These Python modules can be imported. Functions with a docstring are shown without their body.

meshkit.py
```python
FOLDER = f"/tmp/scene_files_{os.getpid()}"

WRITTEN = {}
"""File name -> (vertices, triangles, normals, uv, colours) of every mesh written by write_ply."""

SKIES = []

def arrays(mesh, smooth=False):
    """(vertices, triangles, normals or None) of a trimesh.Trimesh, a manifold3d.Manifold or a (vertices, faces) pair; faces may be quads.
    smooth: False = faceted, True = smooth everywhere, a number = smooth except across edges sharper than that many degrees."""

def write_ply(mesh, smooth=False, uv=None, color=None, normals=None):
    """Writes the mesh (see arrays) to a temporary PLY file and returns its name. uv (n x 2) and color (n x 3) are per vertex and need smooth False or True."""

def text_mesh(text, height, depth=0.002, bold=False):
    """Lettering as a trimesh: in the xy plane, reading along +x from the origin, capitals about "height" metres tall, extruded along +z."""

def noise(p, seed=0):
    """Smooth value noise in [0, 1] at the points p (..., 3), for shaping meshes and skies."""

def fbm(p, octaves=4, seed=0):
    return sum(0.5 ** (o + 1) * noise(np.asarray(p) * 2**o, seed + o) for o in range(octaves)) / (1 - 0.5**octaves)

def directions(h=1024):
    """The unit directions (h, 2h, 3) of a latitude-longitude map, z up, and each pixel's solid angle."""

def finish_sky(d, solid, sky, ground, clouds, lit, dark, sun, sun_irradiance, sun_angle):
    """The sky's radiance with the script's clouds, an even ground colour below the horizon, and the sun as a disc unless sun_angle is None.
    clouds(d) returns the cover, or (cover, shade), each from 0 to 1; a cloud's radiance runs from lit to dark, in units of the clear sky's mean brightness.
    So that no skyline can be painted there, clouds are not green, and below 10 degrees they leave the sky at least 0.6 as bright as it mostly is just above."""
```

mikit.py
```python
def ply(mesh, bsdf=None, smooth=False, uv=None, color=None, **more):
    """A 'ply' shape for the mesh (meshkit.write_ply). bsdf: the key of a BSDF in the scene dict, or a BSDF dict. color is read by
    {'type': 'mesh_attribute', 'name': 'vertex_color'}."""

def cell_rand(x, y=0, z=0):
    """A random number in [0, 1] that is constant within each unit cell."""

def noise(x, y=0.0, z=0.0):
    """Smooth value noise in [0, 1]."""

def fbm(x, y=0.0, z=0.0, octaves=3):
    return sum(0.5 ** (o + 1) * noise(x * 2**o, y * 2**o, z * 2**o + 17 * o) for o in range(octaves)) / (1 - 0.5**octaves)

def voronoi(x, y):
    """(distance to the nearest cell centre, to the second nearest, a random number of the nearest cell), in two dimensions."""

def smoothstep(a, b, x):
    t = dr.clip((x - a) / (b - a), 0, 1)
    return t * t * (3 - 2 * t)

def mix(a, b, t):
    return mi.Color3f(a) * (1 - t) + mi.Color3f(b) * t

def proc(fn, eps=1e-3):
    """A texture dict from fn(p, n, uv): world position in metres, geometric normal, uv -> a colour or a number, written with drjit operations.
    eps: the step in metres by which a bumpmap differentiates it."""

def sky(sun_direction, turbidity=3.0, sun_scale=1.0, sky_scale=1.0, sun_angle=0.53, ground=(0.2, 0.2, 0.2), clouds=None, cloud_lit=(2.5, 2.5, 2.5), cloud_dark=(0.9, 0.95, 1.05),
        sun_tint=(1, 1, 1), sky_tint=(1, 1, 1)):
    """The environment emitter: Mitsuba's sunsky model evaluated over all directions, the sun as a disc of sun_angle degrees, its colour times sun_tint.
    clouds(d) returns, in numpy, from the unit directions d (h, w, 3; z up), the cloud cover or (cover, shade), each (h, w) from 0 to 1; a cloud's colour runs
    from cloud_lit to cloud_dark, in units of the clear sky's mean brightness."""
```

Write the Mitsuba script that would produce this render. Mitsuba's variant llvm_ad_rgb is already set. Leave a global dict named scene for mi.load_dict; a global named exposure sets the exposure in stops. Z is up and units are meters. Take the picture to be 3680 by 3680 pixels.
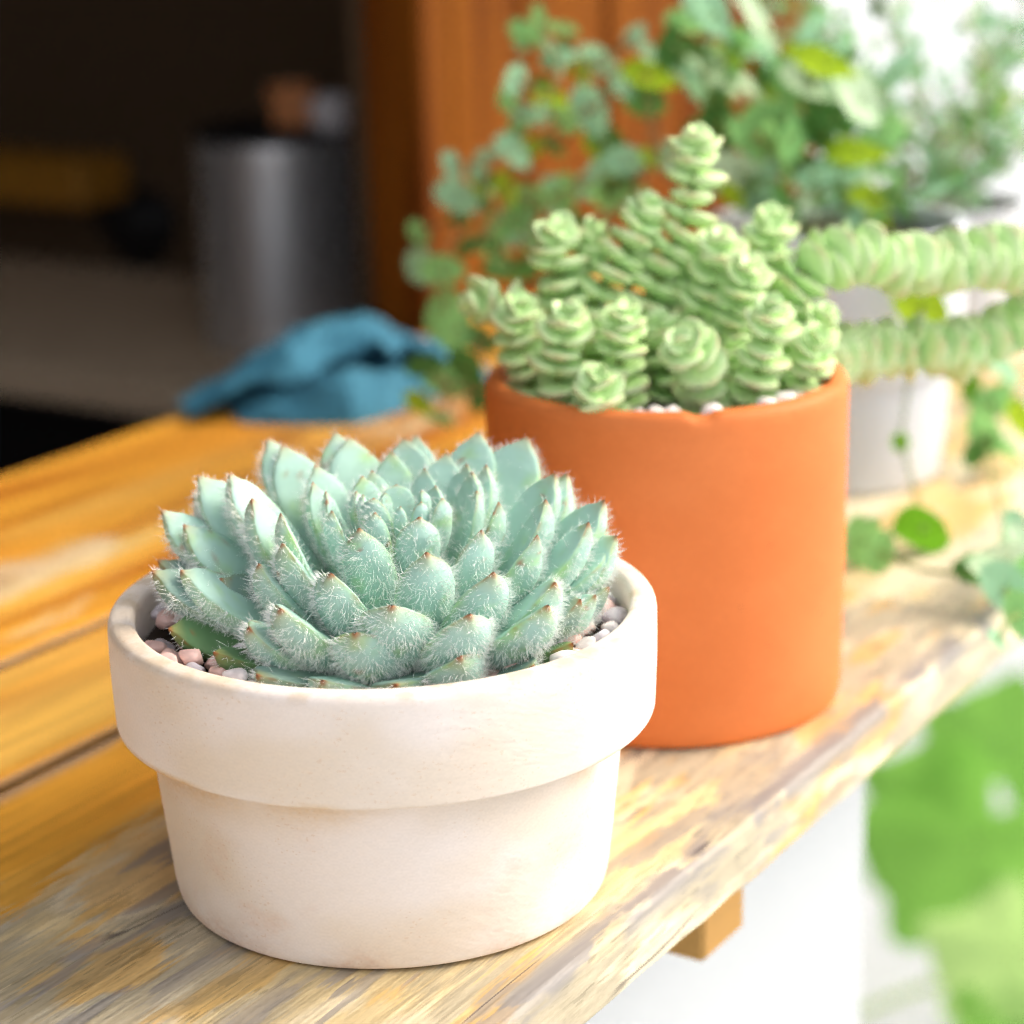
import math, numpy as np, trimesh, mitsuba as mi, drjit as dr, mikit, meshkit
from mikit import noise, fbm, smoothstep, mix, proc
T = mi.ScalarTransform4f
# ---------------------------------------------------------------- camera, sky, exposure
PITCH, ROLL, CAM = 0.2902, -0.0222, np.array([0.0, -0.5885, 0.2821])
FW = np.array([0, math.cos(PITCH), -math.sin(PITCH)])
UP0, RT0 = np.array([0, math.sin(PITCH), math.cos(PITCH)]), np.array([1.0, 0, 0])
UP = -math.sin(ROLL) * RT0 + math.cos(ROLL) * UP0
scene, labels = {}, {}
scene['camera'] = {'type': 'thinlens', 'fov': 25.525, 'fov_axis': 'x', 'aperture_radius': 0.0054, 'focus_distance': 0.585,
                   'near_clip': 0.02, 'far_clip': 200.0, 'to_world': T().look_at(origin=CAM.tolist(), target=(CAM + FW).tolist(), up=UP.tolist())}
scene['sky'] = mikit.sky((0.82, 0.20, 0.60), turbidity=3, sun_tint=(0.92, 1.0, 1.15), sun_scale=0.3, sun_angle=36, clouds=lambda d: 1.0, cloud_lit=(1.0, 1.02, 1.07), ground=(0.4, 0.4, 0.4))
exposure = 3.85

rng = np.random.default_rng(7)
AZ = math.radians(32.1)                       # the ledge runs this far to the right of straight ahead
BX = np.array([math.sin(AZ), math.cos(AZ), 0.0])     # along the ledge
NX = np.array([math.cos(AZ), -math.sin(AZ), 0.0])    # across it, towards the outside
ZX = np.array([0, 0, 1.0])
def W(b, n, z): return b * BX + n * NX + z * ZX

# ---------------------------------------------------------------- helpers
count = {}
def key(parent, name):
    base = name if parent is None else parent + '__' + name
    k = count.get(base, 0); count[base] = k + 1
    return base if k == 0 else '%s_%03d' % (base, k)
def thing(name, label, cat, group=None):
    k = key(None, name); labels[k] = {'label': label, 'category': cat}
    if group: labels[k]['group'] = group
    return k
def obj(parent, name, shape, label=None, kind=None, **more):
    k = key(parent, name); scene[k] = {**shape, **more}
    d = {}
    if label: d['label'] = label
    if kind: d['kind'] = kind
    if d: labels[k] = d
    return k
def solo(name, shape, label, cat, group=None, **more):
    k = thing(name, label, cat, group); scene[k] = {**shape, **more}; return k
def struct(name, shape, label, cat):
    k = key(None, name); scene[k] = shape; labels[k] = {'label': label, 'category': cat, 'kind': 'structure'}; return k
def mat(name, d): scene[name] = d; return name
def rgb(c): return {'type': 'rgb', 'value': list(c)}
def plain(name, c, rough=0.8, spec=0.3, **m):
    return mat(name, {'type': 'twosided', 'bsdf': {'type': 'principled', 'base_color': rgb(c), 'roughness': rough, 'specular': spec, **m}})
def unit(v): v = np.asarray(v, float); return v / np.linalg.norm(v)
def grid_faces(nu, nv, wrap=False):
    i, j = np.meshgrid(np.arange(nu - 1), np.arange(nv if wrap else nv - 1), indexing='ij')
    a, b = i * nv + j, i * nv + (j + 1) % nv
    c, d = a + nv, b + nv
    return np.vstack([np.stack([a, c, d], -1).reshape(-1, 3), np.stack([a, d, b], -1).reshape(-1, 3)])
def revolve(profile, center, seg=180, wob=0.0):
    p = np.asarray(profile, float); t = np.linspace(0, 2 * np.pi, seg, endpoint=False)
    v = np.stack([p[:, None, 0] * np.cos(t), p[:, None, 0] * np.sin(t), np.repeat(p[:, 1:2], seg, 1)], -1)
    if wob: v[..., :2] *= 1 + wob * (meshkit.fbm(v * 45, 2)[..., None] - 0.5)
    return trimesh.Trimesh(v.reshape(-1, 3) + np.asarray(center), grid_faces(len(p), seg, True), process=False)
def rounded(pts, r, n=5):
    """an open polyline (r, z) with its inner corners rounded; r a number or one per corner"""
    pts = [np.asarray(p, float) for p in pts]; out = [pts[0]]
    rs = r if isinstance(r, (list, tuple)) else [r] * len(pts)
    for k in range(1, len(pts) - 1):
        a, b, c = pts[k - 1], pts[k], pts[k + 1]; rr = rs[k]
        p, q = b + unit(a - b) * min(rr, np.linalg.norm(a - b) * .45), b + unit(c - b) * min(rr, np.linalg.norm(c - b) * .45)
        for t in np.linspace(0, 1, n): out.append((1 - t) ** 2 * p + 2 * t * (1 - t) * b + t * t * q)
    out.append(pts[-1]); return np.array(out)
def densify(p, step):
    out = [p[0]]
    for a, b in zip(p[:-1], p[1:]):
        n = max(1, int(np.ceil(np.linalg.norm(b - a) / step)))
        out += [a + (b - a) * k / n for k in range(1, n + 1)]
    return np.array(out)
def tube(pts, radii, sides=8):
    pts = np.asarray(pts, float); radii = np.broadcast_to(radii, len(pts)); tan = np.gradient(pts, axis=0)
    v = []
    ref = np.array([0.3, 0.2, 0.93])
    for p, r, t in zip(pts, radii, tan):
        t = unit(t); a = unit(np.cross(t, ref if abs(t @ ref) < .95 else [1, 0, 0])); b = np.cross(t, a)
        th = np.linspace(0, 2 * np.pi, sides, endpoint=False)
        v.append(p + r * (np.cos(th)[:, None] * a + np.sin(th)[:, None] * b))
    v = np.vstack(v); f = grid_faces(len(pts), sides, True)
    n = len(v); v = np.vstack([v, pts[0], pts[-1]])
    ring = np.arange(sides); nxt = (ring + 1) % sides
    f = np.vstack([f, np.stack([nxt * 0 + n, ring, nxt], -1), np.stack([nxt * 0 + n + 1, n - sides + nxt, n - sides + ring], -1)])
    return trimesh.Trimesh(v, f, process=False)
def spline(pts, n):
    from scipy.interpolate import CubicSpline
    pts = np.asarray(pts, float); s = np.r_[0, np.cumsum(np.linalg.norm(np.diff(pts, axis=0), axis=1))]
    if len(pts) == 2: return pts[0] + (pts[1] - pts[0]) * np.linspace(0, 1, n)[:, None], s[-1]
    return CubicSpline(s, pts)(np.linspace(0, s[-1], n)), s[-1]
def box_bn(b0, b1, n0, n1, z0, z1, bev=0.002):
    """a box with chamfered edges in ledge coordinates"""
    import manifold3d as m3
    pts = []
    for b in (b0, b1):
        for n in (n0, n1):
            for z in (z0, z1):
                sb, sn, sz = (1 if b == b0 else -1), (1 if n == n0 else -1), (1 if z == z0 else -1)
                pts += [W(b + sb * bev, n + sn * bev, z), W(b + sb * bev, n, z + sz * bev), W(b, n + sn * bev, z + sz * bev)]
    return trimesh.convex.convex_hull(np.array(pts))

# ---------------------------------------------------------------- materials
def ledge_axes(p):
    return p.x * float(BX[0]) + p.y * float(BX[1]), p.x * float(NX[0]) + p.y * float(NX[1])
def wood_varnish(b, n):
    broad = fbm(n * 32 + noise(b * 3, n * 9) * 1.6, b * 2.6, 0.5, octaves=4)
    fiber = fbm(n * 420 + noise(b * 5, n * 30) * 2, b * 14, octaves=3)
    c = mix((0.40, 0.125, 0.010), (0.66, 0.31, 0.035), smoothstep(0.32, 0.62, broad))
    c = mix(c, (0.72, 0.44, 0.10), smoothstep(0.50, 0.74, fbm(n * 26 + 9, b * 2.2, octaves=3)) * 0.7)
    kb, kn = b * 11.0, n * 24.0
    d1, d2, kr = mikit.voronoi(kb * 0.45, kn * 0.45)
    c = mix(c, (0.20, 0.05, 0.006), smoothstep(0.15, 0.02, d1) * smoothstep(0.45, 0.6, kr) * 0.8)
    return c * (0.74 + 0.5 * fiber)
def wood_color(p, nn, uv):
    b, n = ledge_axes(p); z = p.z
    m = n - z * 0.7
    var = wood_varnish(b, n + z)
    bend = noise(b * 5, m * 14) * 1.2 + noise(b * 17 + 4, m * 50) * 0.4
    fiber = fbm(m * 1250 + bend * 3, b * 85, z * 300, octaves=3)
    fine = noise(b * 700, m * 2600, z * 900)
    rag = (fiber - 0.5) * 0.34 + (fbm(m * 420, b * 60, octaves=2) - 0.5) * 0.25
    patch = fbm(m * 40 + bend, b * 17 + 2, z * 30, octaves=3) + rag * 0.6
    worn = mix((0.41, 0.36, 0.26), (0.59, 0.47, 0.26), smoothstep(0.36, 0.60, patch))
    worn = mix(worn, (0.67, 0.585, 0.42), smoothstep(0.48, 0.62, fbm(m * 50 + 11, b * 20, z * 50, octaves=3) + rag * 0.5) * 0.85)
    worn = mix(worn, (0.62, 0.34, 0.05), smoothstep(0.58, 0.66, fbm(m * 62 + 50 + bend, b * 19 + 9, z * 40, octaves=3) + rag * 0.45) * 0.55)
    fleck = smoothstep(0.66, 0.76, noise(b * 150, m * 1300 + bend, z * 500)) * smoothstep(0.40, 0.62, noise(b * 14 + 8, m * 45))
    worn = worn * (0.74 + 0.56 * fiber + 0.16 * fine) * (1 - 0.28 * fleck)
    dull = smoothstep(0.02, -0.14, b) * smoothstep(-0.16, -0.11, n) * 0.55
    worn = mix(worn, (0.27, 0.215, 0.125), dull * smoothstep(0.3, 0.6, fbm(m * 90 + 3, b * 24, octaves=3) + rag))
    gray = smoothstep(0.57, 0.66, fbm(m * 110 + bend + 31, b * 30 + 7, z * 80, octaves=3) + rag * 0.6) * smoothstep(0.42, 0.62, noise(m * 34 + 3, b * 8 + 1)) * 0.65
    crack = smoothstep(0.022, 0.008, dr.abs(fbm(m * 95 + bend * 1.5, b * 6.5 + 13, octaves=2) + rag * 0.05 - 0.5)) * smoothstep(0.50, 0.60, noise(m * 60 + 9, b * 16 + 5))
    edge = smoothstep(0.030, 0.0385, n) * smoothstep(-0.009, -0.001, z) * smoothstep(0.34, 0.50, fbm(b * 40, n * 110, octaves=4) + rag * 0.6)
    worn = mix(worn, (0.24, 0.225, 0.225), dr.maximum(gray, edge * 0.92))
    worn = mix(worn, (0.075, 0.065, 0.065), crack * 0.7)
    left = smoothstep(0.50, 0.58, fbm(m * 30 + 2, b * 12 + 1, octaves=4) * 0.55 + smoothstep(-0.170, -0.070, n) * 0.60 + rag * 0.5)
    pat = smoothstep(0.63, 0.70, fbm(n * 22 + 5, b * 7 + 3, octaves=4) + rag * 0.2) * 0.6
    mask = dr.select(n > -0.1745, left, pat)
    band = smoothstep(-0.160, -0.1705, n) * smoothstep(-0.1735, -0.172, n) * smoothstep(0.3, 0.55, fbm(b * 30, n * 200, octaves=2))
    c = mix(mix(var, worn, mask), (0.23, 0.20, 0.19), band * 0.8)
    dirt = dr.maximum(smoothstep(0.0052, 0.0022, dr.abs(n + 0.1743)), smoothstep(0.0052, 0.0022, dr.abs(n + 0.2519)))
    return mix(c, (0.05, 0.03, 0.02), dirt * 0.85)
def wood_bump(p, nn, uv):
    b, n = ledge_axes(p)
    m = n - p.z * 0.6
    return fbm(m * 600, b * 26, octaves=3) * 0.00045 + noise(m * 1700, b * 90) * 0.00014
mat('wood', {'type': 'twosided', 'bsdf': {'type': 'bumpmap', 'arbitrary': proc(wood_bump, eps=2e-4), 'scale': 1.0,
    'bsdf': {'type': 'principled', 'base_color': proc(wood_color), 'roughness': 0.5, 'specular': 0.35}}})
def post_color(p, nn, uv):
    b, n = ledge_axes(p)
    g = fbm(b * 55 + noise(p.z * 3, b * 9) * 1.5, n * 55, p.z * 3.5, octaves=4)
    return mix((0.10, 0.025, 0.002), (0.18, 0.056, 0.004), smoothstep(0.3, 0.65, g))
mat('post_wood', {'type': 'twosided', 'bsdf': {'type': 'principled', 'base_color': proc(post_color), 'roughness': 0.75, 'specular': 0.08}})
PCX, PCY = -0.0359, 0.0
def clay_color(p, nn, uv):
    s = fbm(p.x * 26, p.y * 26, p.z * 34, octaves=3)
    c = mix((0.775, 0.705, 0.665), (0.72, 0.625, 0.53), smoothstep(0.38, 0.66, s))
    ochre = smoothstep(0.038, 0.0530, p.z + 0.012 * (fbm(p.x * 60, p.y * 60, 3.0, octaves=3) - 0.5)) * smoothstep(0.0545, 0.0525, p.z)
    ochre = ochre * smoothstep(0.34, 0.56, fbm(p.x * 40 + 7, p.y * 40, p.z * 20, octaves=2) - (p.x + 0.036) * 2.2)
    c = mix(c, (0.62, 0.42, 0.21), ochre * (0.55 + 0.5 * noise(p.x * 900, p.y * 900, p.z * 900)))
    foot = smoothstep(0.014, 0.001, p.z) * smoothstep(0.30, 0.75, fbm(p.x * 70, p.y * 70, p.z * 60, octaves=4)) * (0.4 + noise(p.x * 800, p.y * 800, p.z * 800))
    c = mix(c, (0.56, 0.34, 0.22), foot * 0.5)
    rub = smoothstep(0.58, 0.74, fbm(p.x * 75 + 3, p.y * 75 + 11, p.z * 75, octaves=3)) * smoothstep(0.05, 0.02, p.z)
    c = mix(c, (0.66, 0.45, 0.34), rub * 0.30 * (0.3 + noise(p.x * 900, p.y * 900, p.z * 900)))
    lip = smoothstep(0.0790, 0.0825, p.z) * smoothstep(0.42, 0.70, fbm(p.x * 150, p.y * 150, p.z * 60, octaves=4))
    c = mix(c, (0.52, 0.36, 0.18), lip * 0.4)
    speck = smoothstep(0.78, 0.86, noise(p.x * 1300, p.y * 1300, p.z * 1300)) * smoothstep(0.4, 0.6, noise(p.x * 70, p.y * 70, p.z * 70))
    grain = noise(p.x * 1900, p.y * 1900, p.z * 1900)
    return mix(c, (0.58, 0.36, 0.20), speck * 0.25) * (0.95 + 0.08 * grain)
def clay_bump(p, nn, uv):
    return noise(p.x * 700, p.y * 700, p.z * 1100) * 0.00012 + fbm(p.x * 160, p.y * 160, p.z * 500, octaves=2) * 0.00016
mat('clay', {'type': 'twosided', 'bsdf': {'type': 'bumpmap', 'arbitrary': proc(clay_bump, eps=2e-4), 'scale': 1.0,
    'bsdf': {'type': 'principled', 'base_color': proc(clay_color), 'roughness': 0.72, 'specular': 0.25}}})
def terra_color(p, nn, uv):
    s = fbm(p.x * 30, p.y * 30, p.z * 40, octaves=4) * 0.7 + 0.3 * noise(p.x * 900, p.y * 900, p.z * 900)
    c = mix((0.62, 0.165, 0.039), (0.67, 0.19, 0.050), smoothstep(0.3, 0.7, s))
    return mix(c, (0.40, 0.09, 0.02), smoothstep(0.79, 0.84, noise(p.x * 260 + 5, p.y * 260, p.z * 260)) * 0.0 + smoothstep(0.93, 0.96, noise(p.x * 210 + 5, p.y * 210, p.z * 210)) * 0.4)
mat('terracotta', {'type': 'twosided', 'bsdf': {'type': 'principled', 'base_color': proc(terra_color), 'roughness': 0.6, 'specular': 0.3}})
mat('succulent_skin', {'type': 'twosided', 'bsdf': {'type': 'principled', 'base_color': {'type': 'mesh_attribute', 'name': 'vertex_color'}, 'roughness': 0.6, 'specular': 0.18, 'sheen': 0.3}})
mat('necklace_skin', {'type': 'twosided', 'bsdf': {'type': 'principled', 'base_color': {'type': 'mesh_attribute', 'name': 'vertex_color'}, 'roughness': 0.42, 'specular': 0.45}})
mat('hair_white', {'type': 'twosided', 'bsdf': {'type': 'diffuse', 'reflectance': rgb((0.93, 0.94, 0.92))}})
def stone(c, k):
    def f(p, nn, uv):
        g = fbm(p.x * 300 + k, p.y * 300, p.z * 300, octaves=3)
        return mix(c, tuple(min(1, 1.35 * x + 0.03) for x in c), smoothstep(0.3, 0.7, g))
    return {'type': 'twosided', 'bsdf': {'type': 'principled', 'base_color': proc(f), 'roughness': 0.38, 'specular': 0.45}}
mat('pebble_pink', stone((0.66, 0.44, 0.40), 1)); mat('pebble_grey', stone((0.53, 0.48, 0.52), 5)); mat('pebble_white', stone((0.72, 0.65, 0.65), 9))
plain('soil', (0.035, 0.025, 0.018), 0.95); plain('ceramic_white', (0.55, 0.58, 0.64), 0.35, 0.5)
plain('stem_brown', (0.22, 0.13, 0.05), 0.7); plain('stem_green', (0.16, 0.24, 0.06), 0.6)
def thin(name, c, t=0.7, rough=0.45):
    mat(name, {'type': 'principledthin', 'base_color': rgb(c), 'roughness': rough, 'diff_trans': t, 'eta': 1.4})
thin('leaf_b', (0.35, 0.63, 0.40), .8); thin('leaf_m', (0.26, 0.54, 0.19), .9); thin('leaf_d', (0.08, 0.20, 0.05), .9); thin('leaf_y', (0.34, 0.50, 0.03))
thin('leaf_l', (0.64, 0.82, 0.58), .8); thin('leaf_e', (0.13, 0.33, 0.02)); thin('leaf_broad', (0.23, 0.50, 0.09), 1.0); thin('leaf_lime', (0.50, 0.74, 0.26), 1.0)
plain('paint_white', (0.45, 0.48, 0.51), 0.7); plain('pavement_pale', (0.42, 0.44, 0.45), 0.9)
plain('bracket_wood', (0.40, 0.22, 0.06), 0.6)
plain('cloth_blue', (0.045, 0.175, 0.27), 0.85, 0.1, sheen=0.5)
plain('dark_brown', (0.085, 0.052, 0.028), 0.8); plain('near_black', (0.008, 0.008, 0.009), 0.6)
plain('counter_brown', (0.62, 0.47, 0.33), 0.55); plain('bar_brown', (0.38, 0.17, 0.02), 0.5)
plain('steel', (0.80, 0.80, 0.82), 0.42, 0.5, metallic=0.8)
plain('cup_orange', (0.75, 0.30, 0.12), 0.5); plain('cup_white', (0.75, 0.73, 0.76), 0.4)

# measured positions, millimetres
TIPS= [(np.float64(-69.8), np.float64(40.4), 118.0, 15.0, ''), (np.float64(-65.4), np.float64(36.7), 117.0, 16.0, ''), (np.float64(-50.9), np.float64(46.9), 118.0, 14.0, ''), (np.float64(-46.6), np.float64(44.0), 117.0, 16.0, ''), (np.float64(-55.0), np.float64(25.4), 114.0, 13.0, ''), (np.float64(-87.2), np.float64(17.3), 114.0, 15.0, ''), (np.float64(-77.5), np.float64(11.0), 116.0, 15.0, ''), (np.float64(-70.0), np.float64(-4.2), 113.0, 15.0, ''), (np.float64(-61.0), np.float64(-14.9), 112.0, 11.0, ''), (np.float64(-50.6), np.float64(4.7), 112.0, 8.0, ''), (np.float64(-41.4), np.float64(14.7), 113.0, 10.0, ''), (np.float64(-34.2), np.float64(35.4), 115.0, 12.0, ''), (np.float64(-39.8), np.float64(-0.5), 111.0, 6.0, ''), (np.float64(-37.0), np.float64(-4.5), 111.0, 9.5, ''), (np.float64(-31.6), np.float64(8.2), 111.0, 9.0, ''), (np.float64(-29.8), np.float64(-9.2), 110.0, 3.5, ''), (np.float64(-48.1), np.float64(-7.7), 110.0, 10.0, ''), (np.float64(-40.0), np.float64(-23.6), 110.0, 13.5, ''), (np.float64(-96.4), np.float64(7.6), 107.0, 15.0, ''), (np.float64(-89.8), np.float64(2.7), 104.0, 15.0, ''), (np.float64(-60.4), np.float64(-22.5), 106.0, 14.0, ''), (np.float64(-67.1), np.float64(-21.0), 100.0, 15.0, ''), (np.float64(-46.6), np.float64(-39.6), 103.0, 15.0, ''), (np.float64(-96.2), np.float64(-15.8), 97.0, 16.0, 'd'), (np.float64(-88.5), np.float64(-15.7), 97.0, 17.0, ''), (np.float64(-97.0), np.float64(0.1), 95.0, 14.0, 'd'), (np.float64(-91.3), np.float64(-25.4), 84.0, 15.0, 'g'), (np.float64(-77.9), np.float64(-39.0), 82.0, 14.0, 'g'), (np.float64(-68.3), np.float64(-40.4), 89.0, 15.0, ''), (np.float64(-59.2), np.float64(-45.7), 96.0, 16.0, ''), (np.float64(-40.2), np.float64(-50.9), 91.0, 17.0, ''), (np.float64(-30.7), np.float64(-51.0), 98.0, 17.0, ''), (np.float64(-48.9), np.float64(-53.5), 79.0, 15.0, ''), (np.float64(-90.3), np.float64(27.8), 106.0, 14.0, 'd'), (np.float64(-27.3), np.float64(48.8), 116.0, 14.0, ''), (np.float64(-30.7), np.float64(45.5), 116.0, 15.0, ''), (np.float64(-9.0), np.float64(43.2), 118.0, 15.0, ''), (np.float64(5.1), np.float64(39.5), 117.0, 18.0, ''), (np.float64(-18.1), np.float64(35.1), 114.0, 13.0, ''), (np.float64(-24.3), np.float64(23.1), 113.0, 9.0, ''), (np.float64(-10.9), np.float64(17.9), 113.0, 12.0, ''), (np.float64(-7.0), np.float64(21.4), 114.0, 12.0, ''), (np.float64(-24.3), np.float64(0.6), 111.0, 6.0, ''), (np.float64(-18.9), np.float64(-4.4), 111.0, 9.0, ''), (np.float64(-3.7), np.float64(-9.0), 112.0, 11.0, ''), (np.float64(9.3), np.float64(-4.4), 111.0, 14.0, ''), (np.float64(12.4), np.float64(14.3), 113.0, 15.0, ''), (np.float64(15.7), np.float64(17.6), 112.0, 14.0, ''), (np.float64(25.1), np.float64(0.5), 109.0, 16.0, ''), (np.float64(20.4), np.float64(-13.3), 107.0, 14.0, ''), (np.float64(6.2), np.float64(-23.0), 107.0, 12.0, ''), (np.float64(-7.9), np.float64(-24.9), 109.0, 13.0, ''), (np.float64(-24.5), np.float64(-15.2), 109.5, 12.0, ''), (np.float64(-22.1), np.float64(-36.6), 107.0, 15.0, ''), (np.float64(-5.1), np.float64(-41.9), 103.0, 15.0, ''), (np.float64(28.1), np.float64(-6.7), 101.0, 16.0, ''), (np.float64(27.2), np.float64(-6.6), 99.0, 15.0, ''), (np.float64(10.7), np.float64(-36.3), 98.0, 16.0, ''), (np.float64(-11.2), np.float64(-53.8), 96.0, 16.0, ''), (np.float64(8.8), np.float64(-46.2), 95.0, 16.0, ''), (np.float64(25.8), np.float64(-11.4), 88.0, 13.0, 'd'), (np.float64(21.8), np.float64(-20.7), 89.0, 14.0, ''), (np.float64(15.0), np.float64(-35.1), 81.0, 13.0, 'g'), (np.float64(-13.9), np.float64(-54.7), 85.0, 16.0, '')]
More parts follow.
